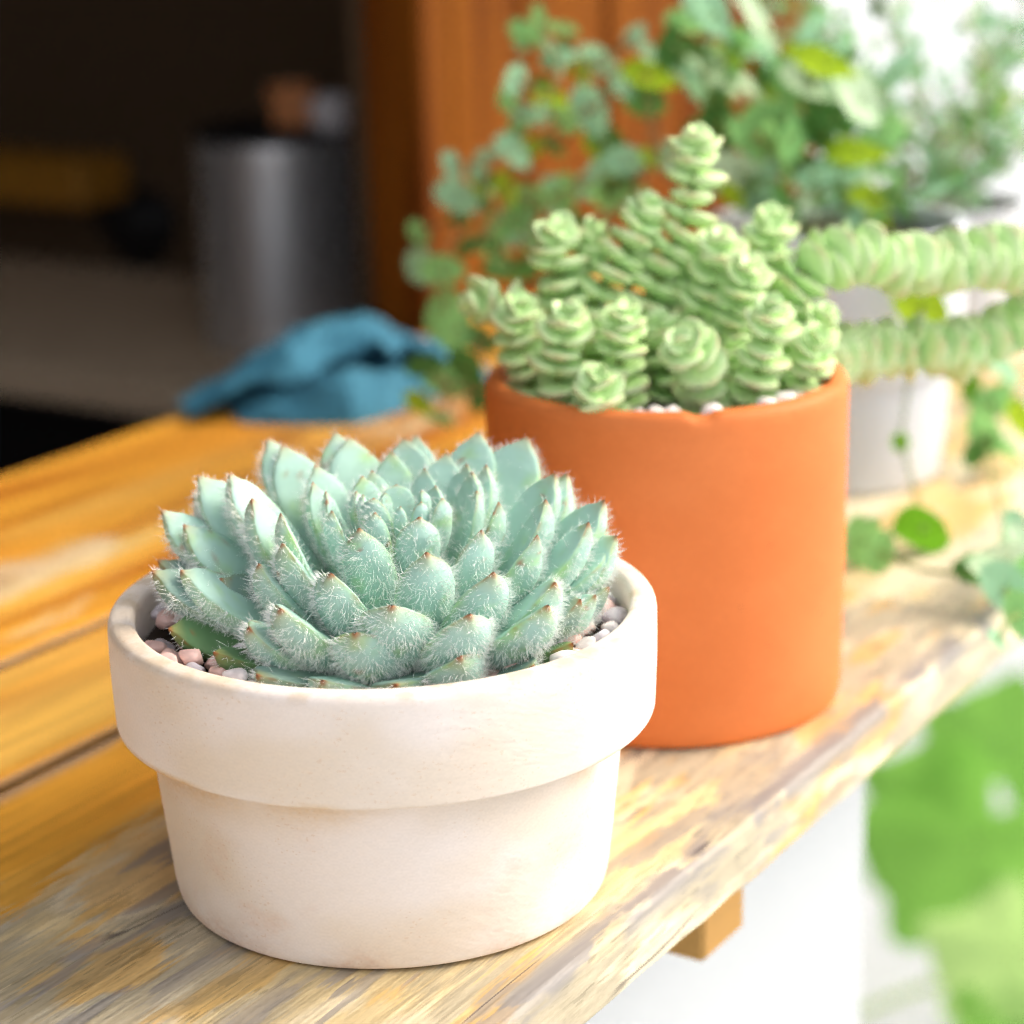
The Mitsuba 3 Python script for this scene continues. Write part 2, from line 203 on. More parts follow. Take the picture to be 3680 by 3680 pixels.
STEMS=[
 [(np.float64(19.0), np.float64(117.6), 98.0), (16.0, 116.6, 116.5), (17.3, 114.6, 127.3), (19.8, 112.6, 138.9)] ,
 [(np.float64(38.0), np.float64(117.6), 98.0), (35.6, 117.6, 114.0), (35.9, 115.6, 126.6), (37.2, 112.6, 138.5)] ,
 [(np.float64(60.0), np.float64(127.6), 98.0), (63.0, 120.6, 112.7), (59.6, 110.6, 122.0), (54.6, 100.6, 131.2)] ,
 [(np.float64(28.0), np.float64(100.6), 98.0), (28.0, 98.6, 114.5), (27.6, 96.6, 120.6)] ,
 [(np.float64(80.0), np.float64(122.6), 98.0), (79.6, 118.6, 112.8), (81.9, 114.6, 125.8), (83.4, 110.6, 139.4)] ,
 [(np.float64(92.0), np.float64(130.6), 98.0), (97.2, 127.6, 115.6), (99.5, 120.6, 126.7)] ,
 [(np.float64(96.0), np.float64(142.6), 98.0), (98.6, 145.6, 120.4), (105.4, 142.6, 129.1)] ,
 [(np.float64(44.0), np.float64(150.6), 98.0), (43.7, 152.6, 120.1), (46.7, 152.6, 134.5), (54.0, 154.6, 148.2), (60.8, 156.6, 163.6), (62.5, 156.6, 177.6), (62.9, 154.6, 187.4)] ,
 [(np.float64(28.0), np.float64(148.6), 98.0), (25.9, 150.6, 121.0), (29.5, 150.6, 133.5), (35.8, 150.6, 145.8), (42.9, 150.6, 158.0), (47.4, 150.6, 167.0)] ,
 [(np.float64(20.0), np.float64(150.6), 98.0), (19.4, 152.6, 124.3), (17.8, 150.6, 139.1), (16.6, 150.6, 151.5), (17.0, 146.6, 160.1)] ,
 [(np.float64(6.0), np.float64(138.6), 98.0), (4.5, 136.6, 121.0), (2.9, 134.6, 130.3), (4.2, 130.6, 138.0)] ,
 [(np.float64(2.0), np.float64(148.6), 98.0), (4.7, 150.6, 126.9), (-3.0, 152.6, 134.7), (-12.7, 147.6, 133.6)] ,
 [(np.float64(74.0), np.float64(164.6), 98.0), (86.0, 166.6, 127.2), (88.2, 164.6, 143.8), (88.8, 158.6, 160.0)] ,
 [(np.float64(58.0), np.float64(152.6), 98.0), (60.4, 150.6, 120.2), (66.3, 148.6, 134.8), (69.4, 144.6, 147.0), (70.2, 140.6, 156.4)] ,
 [(np.float64(72.0), np.float64(142.6), 98.0), (74.6, 142.6, 125.2), (77.0, 138.6, 136.6), (78.4, 134.6, 148.1)] ,
 [(np.float64(82.0), np.float64(156.6), 98.0), (90.5, 154.6, 125.9), (94.6, 154.6, 135.7), (103.4, 157.6, 142.4), (115.6, 162.6, 145.7), (130.4, 170.6, 141.4), (146.7, 180.6, 137.8), (164.8, 188.6, 138.9), (180.5, 196.6, 135.6), (196.6, 204.6, 131.3)] ,
 [(np.float64(100.0), np.float64(158.6), 98.0), (119.7, 184.6, 106.2), (129.1, 190.6, 105.8), (143.2, 196.6, 106.0), (157.6, 202.6, 103.2), (172.5, 210.6, 104.6), (187.5, 218.6, 110.0), (202.8, 226.6, 110.4)] ,
 [(np.float64(24.0), np.float64(160.6), 98.0), (25.6, 162.6, 133.0), (26.6, 162.6, 147.4), (30.3, 162.6, 156.6)] ,
 [(np.float64(54.0), np.float64(136.6), 98.0), (53.1, 136.6, 114.5), (50.7, 138.6, 123.0), (48.9, 142.6, 129.3)] ,
 [(np.float64(66.0), np.float64(150.6), 98.0), (65.5, 148.6, 111.5), (60.8, 156.6, 126.1), (59.5, 162.6, 139.4)] ,
 [(np.float64(82.0), np.float64(150.6), 98.0), (91.8, 146.6, 111.3), (94.4, 154.6, 124.0), (91.5, 160.6, 131.9)] ,
 [(np.float64(36.0), np.float64(158.6), 98.0), (36.8, 156.6, 128.5), (42.4, 158.6, 140.6), (49.1, 160.6, 152.2)] ,
 [(np.float64(52.0), np.float64(156.6), 98.0), (50.3, 158.6, 126.0), (57.2, 160.6, 136.3), (64.5, 162.6, 149.2)] ,
 [(np.float64(32.0), np.float64(136.6), 98.0), (29.6, 134.6, 119.1), (28.4, 136.6, 130.1)] ,
 [(np.float64(62.0), np.float64(138.6), 98.0), (74.7, 134.6, 114.5), (74.0, 136.6, 122.9)] ,
#side (116.2, 160.6, 143.9)
#side (122.2, 154.6, 155.5)
#side (134.3, 172.6, 141.4)
#side (137.7, 164.6, 149.6)
]
CREEPER =[(5.8, 408.6, 181.6, np.float64(13.8), -50.0, 'b'), (23.6, 423.7, 187.2, np.float64(17.5), 55.0, 'b'), (44.2, 480.1, 181.5, np.float64(17.3), 25.0, 'b'), (36.2, 458.2, 178.2, np.float64(9.7), 80.0, 'y'), (21.5, 409.4, 172.9, np.float64(11.6), 20.0, 'y'), (15.8, 443.3, 159.3, np.float64(11.5), 10.0, 'b'), (39.5, 447.9, 162.1, np.float64(20.5), 65.0, 'b'), (4.4, 416.0, 148.4, np.float64(17.6), 35.0, 'b'), (23.3, 473.5, 142.7, np.float64(14.9), 20.0, 'd'), (-23.2, 411.4, 143.5, np.float64(11.7), 60.0, 'b'), (-12.1, 439.1, 137.8, np.float64(10.8), -70.0, 'b'), (-22.1, 451.7, 123.6, np.float64(18.3), 25.0, 'b'), (-11.6, 443.1, 129.4, np.float64(9.7), 40.0, 'y'), (2.3, 458.7, 109.8, np.float64(19.7), -20.0, 'm'), (22.9, 473.8, 117.5, np.float64(20.0), 70.0, 'b'), (40.9, 495.6, 122.1, np.float64(15.3), -60.0, 'b'), (54.8, 428.4, 141.7, np.float64(17.8), -5.0, 'b'), (-40.7, 464.9, 104.9, np.float64(11.2), 50.0, 'm'), (-39.8, 469.6, 87.6, np.float64(18.8), 60.0, 'b'), (-28.9, 429.3, 94.0, np.float64(16.9), 0.0, 'm'), (-15.6, 400.1, 109.1, np.float64(14.0), -30.0, 'd'), (1.9, 497.3, 80.7, np.float64(23.2), -5.0, 'd'), (-28.7, 429.8, 73.1, np.float64(21.9), -85.0, 'm'), (65.2, 431.4, 178.7, np.float64(21.2), 5.0, 'y'), (67.3, 489.2, 161.6, np.float64(21.3), 10.0, 'd'), (28.6, 458.5, 197.8, np.float64(10.8), 0.0, 'm'), (-5.2, 447.1, 131.0, np.float64(14.6), -20.0, 'd'), (12.8, 477.3, 97.5, np.float64(13.9), 40.0, 'm'), (31.2, 403.0, 118.3, np.float64(14.0), 10.0, 'd'), (46.4, 470.7, 118.3, np.float64(14.9), 40.0, 'm'), (49.0, 437.4, 135.2, np.float64(9.6), 0.0, 'y'), (16.0, 409.1, 204.9, np.float64(13.8), 70.0, 'm'), (10.6, 466.1, 117.4, np.float64(17.4), 60.0, 'm'), (-4.7, 493.1, 86.7, np.float64(12.8), 60.0, 'm'), (27.7, 420.7, 161.0, np.float64(11.7), 70.0, 'm'), (47.2, 463.0, 147.5, np.float64(17.2), 20.0, 'd'), (57.1, 429.8, 124.4, np.float64(16.8), -15.0, 'm')]
LOW= [(-28.8, 404.5, 47.6, np.float64(17.9), 20.0, 'm'), (-38.0, 403.3, 55.4, np.float64(14.3), -20.0, 'd'), (-18.4, 373.1, 61.9, np.float64(16.2), 60.0, 'd'), (-23.4, 409.8, 70.7, np.float64(19.1), -80.0, 'm'), (-14.5, 399.5, 42.3, np.float64(16.7), 70.0, 'd'), (-40.9, 401.0, 38.9, np.float64(11.9), 30.0, 'y'), (-12.8, 409.2, 65.7, np.float64(14.3), 30.0, 'd'), (-31.1, 385.7, 35.1, np.float64(11.8), 0.0, 'm'), (139.9, 270.2, 9.4, np.float64(18.0), -75.0, 'm'), (139.9, 295.1, 9.5, np.float64(9.8), -60.0, 'm'), (167.1, 285.9, 9.5, np.float64(25.8), 10.0, 'e'), (166.0, 340.0, 32.5, np.float64(10.1), -40.0, 'e'), (173.3, 340.0, 90.1, np.float64(24.4), 30.0, 'y'), (138.4, 280.9, 9.5, np.float64(8.5), 0.0, 'm')]
CREEPER2 =[(45.2, 437.0, 137.5, np.float64(13.2), -19.0, 'b'), (-6.8, 489.4, 97.0, np.float64(11.2), 67.0, 'd'), (7.4, 459.4, 155.4, np.float64(12.2), -55.0, 'm'), (28.2, 472.6, 117.9, np.float64(12.2), 76.0, 'm'), (18.1, 482.2, 160.6, np.float64(13.4), 52.0, 'y'), (61.5, 470.9, 193.5, np.float64(10.2), -52.0, 'b'), (59.2, 478.7, 116.5, np.float64(13.0), -52.0, 'd'), (5.7, 463.7, 107.9, np.float64(12.9), -24.0, 'b'), (9.5, 438.3, 163.1, np.float64(11.5), 10.0, 'b'), (9.7, 435.0, 200.1, np.float64(11.3), 7.0, 'm'), (-9.3, 499.5, 120.5, np.float64(12.5), -53.0, 'b'), (24.9, 420.8, 188.4, np.float64(13.1), -19.0, 'b'), (22.5, 475.3, 159.8, np.float64(9.9), 8.0, 'd'), (42.7, 490.5, 141.6, np.float64(13.3), 56.0, 'y'), (49.6, 438.5, 128.7, np.float64(10.8), -43.0, 'd'), (53.2, 423.9, 174.5, np.float64(10.8), 37.0, 'b'), (17.6, 451.9, 122.3, np.float64(11.2), 30.0, 'm'), (29.2, 446.4, 157.9, np.float64(10.4), -64.0, 'm'), (3.5, 456.9, 170.7, np.float64(11.9), 79.0, 'm'), (32.3, 454.2, 155.7, np.float64(13.6), 90.0, 'm'), (39.8, 495.4, 178.9, np.float64(9.8), 16.0, 'm'), (2.2, 429.5, 171.5, np.float64(11.6), -88.0, 'm'), (31.0, 495.5, 122.5, np.float64(10.9), 30.0, 'm'), (13.6, 423.7, 98.6, np.float64(10.5), -23.0, 'd'), (76.7, 495.1, 135.0, np.float64(12.2), -61.0, 'b'), (46.1, 446.6, 135.9, np.float64(13.8), -90.0, 'd'), (-10.3, 478.2, 116.7, np.float64(12.3), 29.0, 'd'), (65.3, 420.2, 143.4, np.float64(11.6), 30.0, 'y'), (-20.8, 455.8, 112.7, np.float64(9.6), 7.0, 'd'), (20.1, 474.2, 198.0, np.float64(11.2), -26.0, 'm'), (-25.0, 470.3, 121.5, np.float64(13.9), 83.0, 'd'), (7.0, 484.5, 151.1, np.float64(11.5), -41.0, 'm'), (20.7, 432.3, 125.8, np.float64(11.5), 29.0, 'm'), (-6.6, 452.1, 142.1, np.float64(11.4), -12.0, 'b'), (-14.9, 469.1, 98.4, np.float64(10.5), 8.0, 'm'), (20.0, 422.3, 168.0, np.float64(13.1), -66.0, 'b'), (67.1, 486.9, 185.3, np.float64(11.4), 38.0, 'b'), (5.3, 453.3, 102.7, np.float64(12.6), -26.0, 'b'), (53.3, 439.7, 174.7, np.float64(11.4), -29.0, 'd'), (56.5, 437.8, 135.4, np.float64(9.9), -88.0, 'd'), (11.2, 472.1, 193.1, np.float64(10.5), -54.0, 'b'), (0.4, 423.8, 131.1, np.float64(12.8), 74.0, 'y'), (18.5, 439.6, 174.6, np.float64(10.0), 0.0, 'd'), (11.1, 444.3, 145.4, np.float64(12.3), -31.0, 'y'), (12.5, 440.7, 195.9, np.float64(13.5), 4.0, 'm'), (27.4, 478.4, 184.4, np.float64(13.1), -78.0, 'd')]
MINT =[(114.4, 419.2, 199.8, np.float64(25.5), 45.0, 'l'), (95.4, 450.4, 179.3, np.float64(25.2), 30.0, 'l'), (116.0, 430.1, 165.6, np.float64(24.9), 40.0, 'l'), (131.9, 389.4, 178.5, np.float64(19.3), 25.0, 'l'), (154.8, 392.4, 171.1, np.float64(30.8), 35.0, 'l'), (136.8, 372.3, 188.1, np.float64(20.0), 12.0, 'y'), (125.2, 384.3, 193.0, np.float64(7.9), 0.0, 'y'), (105.1, 420.5, 137.1, np.float64(26.0), -8.0, 'l'), (137.1, 433.1, 123.6, np.float64(25.2), 45.0, 'l'), (153.4, 389.6, 148.6, np.float64(19.4), -5.0, 'y'), (146.8, 394.4, 140.6, np.float64(16.1), 10.0, 'b'), (120.8, 440.3, 185.0, np.float64(16.6), 60.0, 'b'), (93.5, 455.8, 166.3, np.float64(24.2), 40.0, 'b'), (113.5, 368.5, 155.9, np.float64(16.8), 85.0, 'm'), (121.3, 367.1, 159.5, np.float64(15.6), -80.0, 'm'), (169.9, 435.9, 145.9, np.float64(14.4), 15.0, 'm'), (86.3, 409.6, 208.5, np.float64(16.0), 60.0, 'b'), (92.4, 402.5, 206.7, np.float64(22.8), 50.0, 'b'), (136.2, 423.4, 196.0, np.float64(14.0), -50.0, 'b'), (104.1, 436.0, 180.5, np.float64(9.5), 80.0, 'y'), (102.4, 367.0, 157.1, np.float64(15.6), 50.0, 'm'), (103.9, 456.2, 153.5, np.float64(19.5), 60.0, 'd'), (95.2, 455.8, 147.4, np.float64(17.1), 20.0, 'd'), (138.5, 401.7, 153.3, np.float64(18.5), 40.0, 'd'), (131.1, 407.0, 141.5, np.float64(16.3), 0.0, 'd'), (142.3, 387.2, 162.4, np.float64(15.9), 20.0, 'd'), (165.8, 418.7, 138.3, np.float64(14.2), 20.0, 'm'), (121.0, 380.5, 141.6, np.float64(13.6), 70.0, 'm'), (86.7, 413.5, 190.5, np.float64(13.9), 20.0, 'd'), (110.2, 450.4, 192.0, np.float64(14.4), 20.0, 'm'), (124.2, 410.6, 178.8, np.float64(13.9), 60.0, 'm'), (151.7, 442.7, 166.4, np.float64(16.8), 30.0, 'b')]
MINT2 =[(140.5, 472.5, 149.2, np.float64(12.9), 40.0, 'm'), (136.3, 414.8, 173.4, np.float64(17.0), -86.0, 'd'), (169.6, 479.8, 124.7, np.float64(14.5), -55.0, 'm'), (126.5, 468.8, 162.4, np.float64(15.7), 5.0, 'y'), (145.7, 426.4, 155.6, np.float64(11.4), 17.0, 'y'), (144.8, 404.1, 192.5, np.float64(12.6), -23.0, 'b'), (173.6, 412.1, 154.4, np.float64(11.7), -53.0, 'm'), (145.2, 434.9, 154.8, np.float64(18.8), 71.0, 'b'), (125.1, 416.4, 120.4, np.float64(15.6), 32.0, 'y'), (173.0, 414.6, 129.6, np.float64(11.1), -69.0, 'm'), (175.2, 421.8, 181.3, np.float64(14.3), -53.0, 'b'), (104.0, 470.2, 168.1, np.float64(14.0), -14.0, 'm'), (147.0, 402.9, 168.5, np.float64(15.0), 17.0, 'd'), (176.4, 473.8, 144.0, np.float64(11.7), -22.0, 'b'), (105.1, 435.9, 176.3, np.float64(11.4), 56.0, 'm'), (92.7, 459.0, 184.1, np.float64(11.1), -56.0, 'b'), (137.3, 441.0, 150.5, np.float64(15.1), 38.0, 'b'), (117.9, 475.6, 188.3, np.float64(17.2), -27.0, 'b'), (157.7, 414.5, 170.5, np.float64(18.2), -81.0, 'm'), (118.2, 420.4, 158.1, np.float64(12.9), 27.0, 'd'), (129.3, 440.7, 168.3, np.float64(18.2), 66.0, 'm'), (135.3, 440.6, 149.6, np.float64(19.0), -24.0, 'b'), (94.3, 426.5, 165.9, np.float64(16.5), -79.0, 'd'), (146.8, 424.4, 130.8, np.float64(16.9), 79.0, 'b'), (140.1, 407.1, 186.2, np.float64(16.1), 52.0, 'd'), (154.6, 440.2, 157.1, np.float64(18.7), 86.0, 'd'), (121.3, 466.4, 141.5, np.float64(15.5), -27.0, 'm'), (179.3, 469.3, 149.7, np.float64(15.5), -64.0, 'm'), (147.8, 433.2, 182.2, np.float64(17.2), -24.0, 'd'), (152.3, 478.4, 180.0, np.float64(11.6), 90.0, 'y'), (151.4, 477.4, 171.1, np.float64(11.1), 52.0, 'b'), (123.0, 425.6, 148.9, np.float64(14.9), 77.0, 'd'), (73.3, 409.3, 194.7, np.float64(15.6), -78.0, 'd'), (102.1, 466.9, 182.9, np.float64(17.3), 5.0, 'y'), (159.3, 475.3, 141.7, np.float64(15.4), 64.0, 'm'), (146.1, 451.9, 169.5, np.float64(14.5), 26.0, 'd'), (130.1, 477.2, 135.9, np.float64(18.2), 68.0, 'd'), (80.6, 438.2, 181.6, np.float64(14.7), 34.0, 'b'), (84.9, 441.9, 200.7, np.float64(16.6), 6.0, 'm'), (136.2, 405.9, 200.8, np.float64(12.6), -39.0, 'b'), (142.3, 429.6, 131.4, np.float64(11.0), -30.0, 'm'), (124.1, 474.0, 168.9, np.float64(16.7), 59.0, 'd'), (115.4, 408.3, 163.6, np.float64(17.4), -30.0, 'm'), (123.9, 411.0, 145.0, np.float64(10.8), -5.0, 'd'), (127.6, 402.6, 181.9, np.float64(10.3), -14.0, 'm'), (117.9, 439.7, 155.1, np.float64(11.5), -16.0, 'm'), (91.4, 448.3, 140.7, np.float64(17.7), -87.0, 'b'), (136.3, 442.6, 179.5, np.float64(14.8), 12.0, 'd'), (125.5, 470.3, 154.9, np.float64(17.5), 33.0, 'd'), (163.3, 454.4, 141.7, np.float64(11.2), -23.0, 'd'), (94.2, 451.0, 152.3, np.float64(12.1), 18.0, 'm'), (106.3, 448.2, 191.4, np.float64(11.7), -63.0, 'm')]
MINT3 =[(167.9, 370.3, 129.0, np.float64(9.7), 26.0, 'd'), (125.5, 379.5, 127.8, np.float64(13.2), -46.0, 'l'), (118.4, 377.1, 125.2, np.float64(14.1), -66.0, 'b'), (124.4, 386.5, 119.6, np.float64(11.3), 67.0, 'l'), (120.8, 371.7, 129.8, np.float64(15.4), 40.0, 'd'), (185.9, 449.0, 112.7, np.float64(12.2), 43.0, 'l'), (117.0, 382.0, 115.7, np.float64(13.5), -21.0, 'd'), (187.7, 407.9, 127.4, np.float64(14.8), -19.0, 'b'), (155.1, 440.5, 136.2, np.float64(12.0), 68.0, 'b'), (165.6, 407.9, 120.4, np.float64(15.0), 53.0, 'y'), (99.4, 389.8, 130.0, np.float64(11.0), 50.0, 'y'), (150.9, 393.4, 123.5, np.float64(15.7), 68.0, 'b'), (112.7, 403.8, 126.4, np.float64(15.4), -15.0, 'b'), (155.5, 394.6, 132.2, np.float64(15.2), -71.0, 'l'), (110.7, 407.7, 132.7, np.float64(13.8), -56.0, 'd'), (161.2, 403.1, 116.5, np.float64(12.2), -39.0, 'm'), (133.7, 376.5, 140.4, np.float64(13.1), -11.0, 'b'), (146.8, 439.9, 121.1, np.float64(10.2), -36.0, 'm'), (92.3, 447.5, 126.0, np.float64(10.9), 5.0, 'b'), (149.6, 415.0, 137.1, np.float64(10.1), -80.0, 'd'), (157.9, 377.6, 131.1, np.float64(15.4), 2.0, 'y'), (183.3, 442.7, 112.5, np.float64(13.4), 89.0, 'b'), (114.8, 399.0, 137.3, np.float64(13.7), -79.0, 'b'), (156.3, 400.5, 127.4, np.float64(12.3), 12.0, 'l'), (146.1, 390.4, 132.6, np.float64(11.5), 43.0, 'd'), (138.3, 444.3, 131.5, np.float64(13.8), 32.0, 'd')]

SPRIG=[(197.3, 248.7, 13.8, np.float64(12.4), 60, 'l'), (180.7, 214.1, 13.6, np.float64(14.9), 20, 'l'), (181.4, 198.7, 13.5, np.float64(15.6), 40, 'b'), (179.8, 169.6, 13.4, np.float64(11.3), 70, 'm'), (166.6, 143.1, 13.3, np.float64(8.2), 30, 'b'), (188.0, 229.5, 13.7, np.float64(16.1), -20, 'l'), (176.1, 220.7, 13.6, np.float64(12.0), 10, 'm'), (196.5, 259.0, 13.8, np.float64(14.6), 80, 'b'), (169.6, 218.0, 13.6, np.float64(8.0), 30, 'd'), (142.2, 245.9, 13.7, np.float64(11.3), -70, 'm'), (187.5, 204.4, 13.5, np.float64(13.7), -60, 'm'), (215.1, 400.0, 18.5, np.float64(14.4), 60, 'm'), (235.0, 420.0, 20.3, np.float64(14.6), 50, 'y'), (221.3, 420.0, 28.2, np.float64(14.6), -50, 'm'), (230.3, 430.0, 40.6, np.float64(14.7), 20, 'b'), (213.4, 430.0, 33.5, np.float64(11.0), 80, 'e'), (211.8, 400.0, 11.1, np.float64(12.0), -60, 'd'), (226.2, 400.0, 10.8, np.float64(12.0), 20, 'm')]
BROAD=[(501.2, 1699.1, -794.5, 257.9, (-0.6, -0.8, 0), (-0.1, -0.5, 0.85), 'leaf_broad'), (477.0, 1810.1, -772.4, 164.6, (-0.8, 0.5, 0), (-0.2, -0.4, 0.9), 'leaf_broad'), (578.6, 1914.5, -772.2, 189.9, (0.3, 0.9, 0), (-0.2, -0.7, 0.7), 'leaf_broad'), (474.7, 1393.4, -769.9, 159.9, (-0.7, -0.7, 0), (-0.1, -0.5, 0.85), 'leaf_lime'), (466.9, 1321.6, -835.4, 131.1, (-0.8, -0.4, 0), (0.2, -0.6, 0.7), 'leaf_broad'), (263.8, 1368.9, -851.9, 56.7, (-0.5, 0.5, 0), (0.2, -0.6, 0.7), 'leaf_broad')]
CAN=(np.float64(-0.182), np.float64(1.238))
BOWL=(np.float64(-0.343), np.float64(1.619))
RAILZ=-0.022

# ================================================================ the setting
v = np.array([[-60, -60, -1.15], [60, -60, -1.15], [60, 60, -1.15], [-60, 60, -1.15]], float)
struct('pavement', mikit.ply((v, [[0, 1, 2], [0, 2, 3]]), 'pavement_pale'), 'pale sunlit pavement outside beyond the wooden ledge', 'pavement')
# the wall that carries the ledge
solo('low_wall', mikit.ply(box_bn(-1.2, 0.325, -0.43, -0.030, -1.15, -0.0525), 'paint_white'), 'white painted low wall under the wooden ledge', 'wall')
# the dark room behind the opening
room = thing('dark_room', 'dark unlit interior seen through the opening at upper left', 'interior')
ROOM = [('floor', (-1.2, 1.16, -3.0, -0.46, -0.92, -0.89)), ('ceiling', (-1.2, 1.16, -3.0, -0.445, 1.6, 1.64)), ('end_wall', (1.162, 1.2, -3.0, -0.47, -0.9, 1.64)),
        ('back_wall', (-1.2, 1.16, -3.05, -3.0, -0.9, 1.64)), ('near_wall', (-1.25, -1.2, -3.0, -0.445, -0.9, 1.64)), ('sill_wall', (-1.2, 0.600, -0.475, -0.442, -0.9, -0.03)), ('header', (-1.2, 1.2, -0.475, -0.442, 0.95, 1.6)), ('added_eave', (-1.6, 1.25, -0.44, -0.12, 1.10, 1.14)), ('side_wall', (-2.6, -1.2, -0.475, -0.442, -0.9, 1.64))]  # the eave is unseen, added to block sky light from above and left
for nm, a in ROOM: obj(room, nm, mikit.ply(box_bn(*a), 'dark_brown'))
# the wooden wall beside the opening: boards standing on end
wall = thing('wooden_wall', 'orange brown wooden wall of upright boards behind the plants', 'wall')
bb = 0.602
for wd, gap, pr in ((0.034, .002, .003), (0.078, .010, 0.0), (0.105, .004, -.004), (0.105, .004, -.003), (0.107, .004, -.004), (0.105, 0, 0.002)):
    obj(wall, 'board', mikit.ply(box_bn(bb, bb + wd, -0.475, -0.436 + pr, -0.02, 0.948, 0.003), 'post_wood')); bb += wd + gap
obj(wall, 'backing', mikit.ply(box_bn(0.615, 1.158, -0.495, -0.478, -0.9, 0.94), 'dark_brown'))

# the ledge: planks swept along BX with worn, slightly wavy faces
ledge = thing('wooden_ledge', 'weathered wooden ledge of long planks, orange varnish worn to grey at the edge', 'ledge')
def plank(n0, n1, z0, z1, rf, rb, seed, b0=-0.9, b1=1.16, wear=0.0):
    prof = rounded([(n0 + .02, z0), (n0, z0), (n0, z1), (n1, z1), (n1, z0), (n0 + .02, z0)], [0, rb, rb, rf, rf, 0], 6)
    prof = densify(prof, 0.004)[:-1]
    nb = 460; bs = b0 + (b1 - b0) * np.linspace(0, 1, nb)
    P = W(0, 0, 0) + bs[:, None, None] * BX + prof[None, :, :1] * NX + prof[None, :, 1:] * ZX
    q = np.stack(np.broadcast_arrays(bs[:, None] * 9, prof[None, :, 0] * 70, prof[None, :, 1] * 70), -1)
    P += ZX * ((meshkit.fbm(q, 3, seed) - .5) * 0.0012)[..., None]
    front = np.clip((prof[:, 0] - (n1 - .008)) / .008, 0, 1)[None, :]
    q2 = np.stack(np.broadcast_arrays(bs[:, None] * 60, prof[None, :, 0] * 60, prof[None, :, 1] * 60), -1)
    P -= NX * (front * wear * meshkit.fbm(q2, 3, seed + 5))[..., None]
    f = grid_faces(nb, len(prof), True); m = trimesh.Trimesh(P.reshape(-1, 3), f, process=False)
    k = len(prof); n = len(P.reshape(-1, 3)); vv = np.vstack([m.vertices, P[0].mean(0), P[-1].mean(0)])
    r = np.arange(k); caps = np.vstack([np.stack([r * 0 + n, (r + 1) % k, r], -1), np.stack([r * 0 + n + 1, n - k + r, n - k + (r + 1) % k], -1)])
    return trimesh.Trimesh(vv, np.vstack([f, caps]), process=False)
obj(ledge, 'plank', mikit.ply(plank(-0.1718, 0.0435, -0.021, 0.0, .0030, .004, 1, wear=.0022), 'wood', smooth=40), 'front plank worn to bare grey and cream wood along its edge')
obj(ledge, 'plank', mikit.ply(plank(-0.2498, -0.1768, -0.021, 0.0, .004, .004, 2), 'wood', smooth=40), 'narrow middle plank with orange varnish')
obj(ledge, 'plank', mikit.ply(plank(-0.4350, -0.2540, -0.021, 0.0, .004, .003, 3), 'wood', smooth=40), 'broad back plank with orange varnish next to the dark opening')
solo('wooden_bracket', mikit.ply(box_bn(0.074, 0.103, -0.0285, 0.021, -0.059, -0.0225, 0.0015), 'bracket_wood'), 'orange wooden bracket block under the front edge of the ledge', 'bracket')

# ================================================================ cream pot
PR = 0.075
def pot(name, label, center, rim_prof, body_prof, m, wob):
    t = thing(name, label, 'flower pot')
    rm = revolve(rim_prof, center, 220, wob)
    if name == 'orange_pot':
        v = rm.vertices; an = np.degrees(np.arctan2(v[:, 1] - center[1], v[:, 0] - center[0]))
        for a0, wd, dp in ((-83, 4.0, .0014), (-22, 3, .0010)):
            v[:, 2] -= dp * np.exp(-((an - a0) / wd) ** 4) * np.clip((v[:, 2] - .106) / .004, 0, 1)
        rm.vertices = v
    obj(t, 'rim', mikit.ply(rm, m, smooth=50)); obj(t, 'body', mikit.ply(revolve(body_prof, center, 220, wob), m, smooth=50))
    return t
rim = rounded([(0.0672, 0.050), (0.0676, 0.0827), (0.0750, 0.0825), (0.0751, 0.068), (0.0744, 0.0523), (0.0650, 0.0523)], [0, .0028, .0030, .02, .0008, 0], 7)
body = rounded([(0.0662, 0.0535), (0.0655, 0.046), (0.0612, 0.0045), (0.0600, 0.0008), (0.0001, 0.0012)], [0, .004, .004, .0016, 0], 6)
pot('cream_pot', 'cream clay pot with a thick rim holding the hairy rosette', (PCX, PCY, 0), densify(rim, .002), densify(body, .002), 'clay', 0.0018)
q = revolve([(0.0001, 0.0720), (0.03, 0.0720), (0.0668, 0.0710)], (PCX, PCY, 0), 60)
q.vertices[:, 2] += (meshkit.fbm(q.vertices * 220, 3) - .5) * .004
k = solo('potting_soil', mikit.ply(q, 'soil', smooth=True), 'dark soil under the pebbles in the cream pot', 'soil'); labels[k]['kind'] = 'stuff'

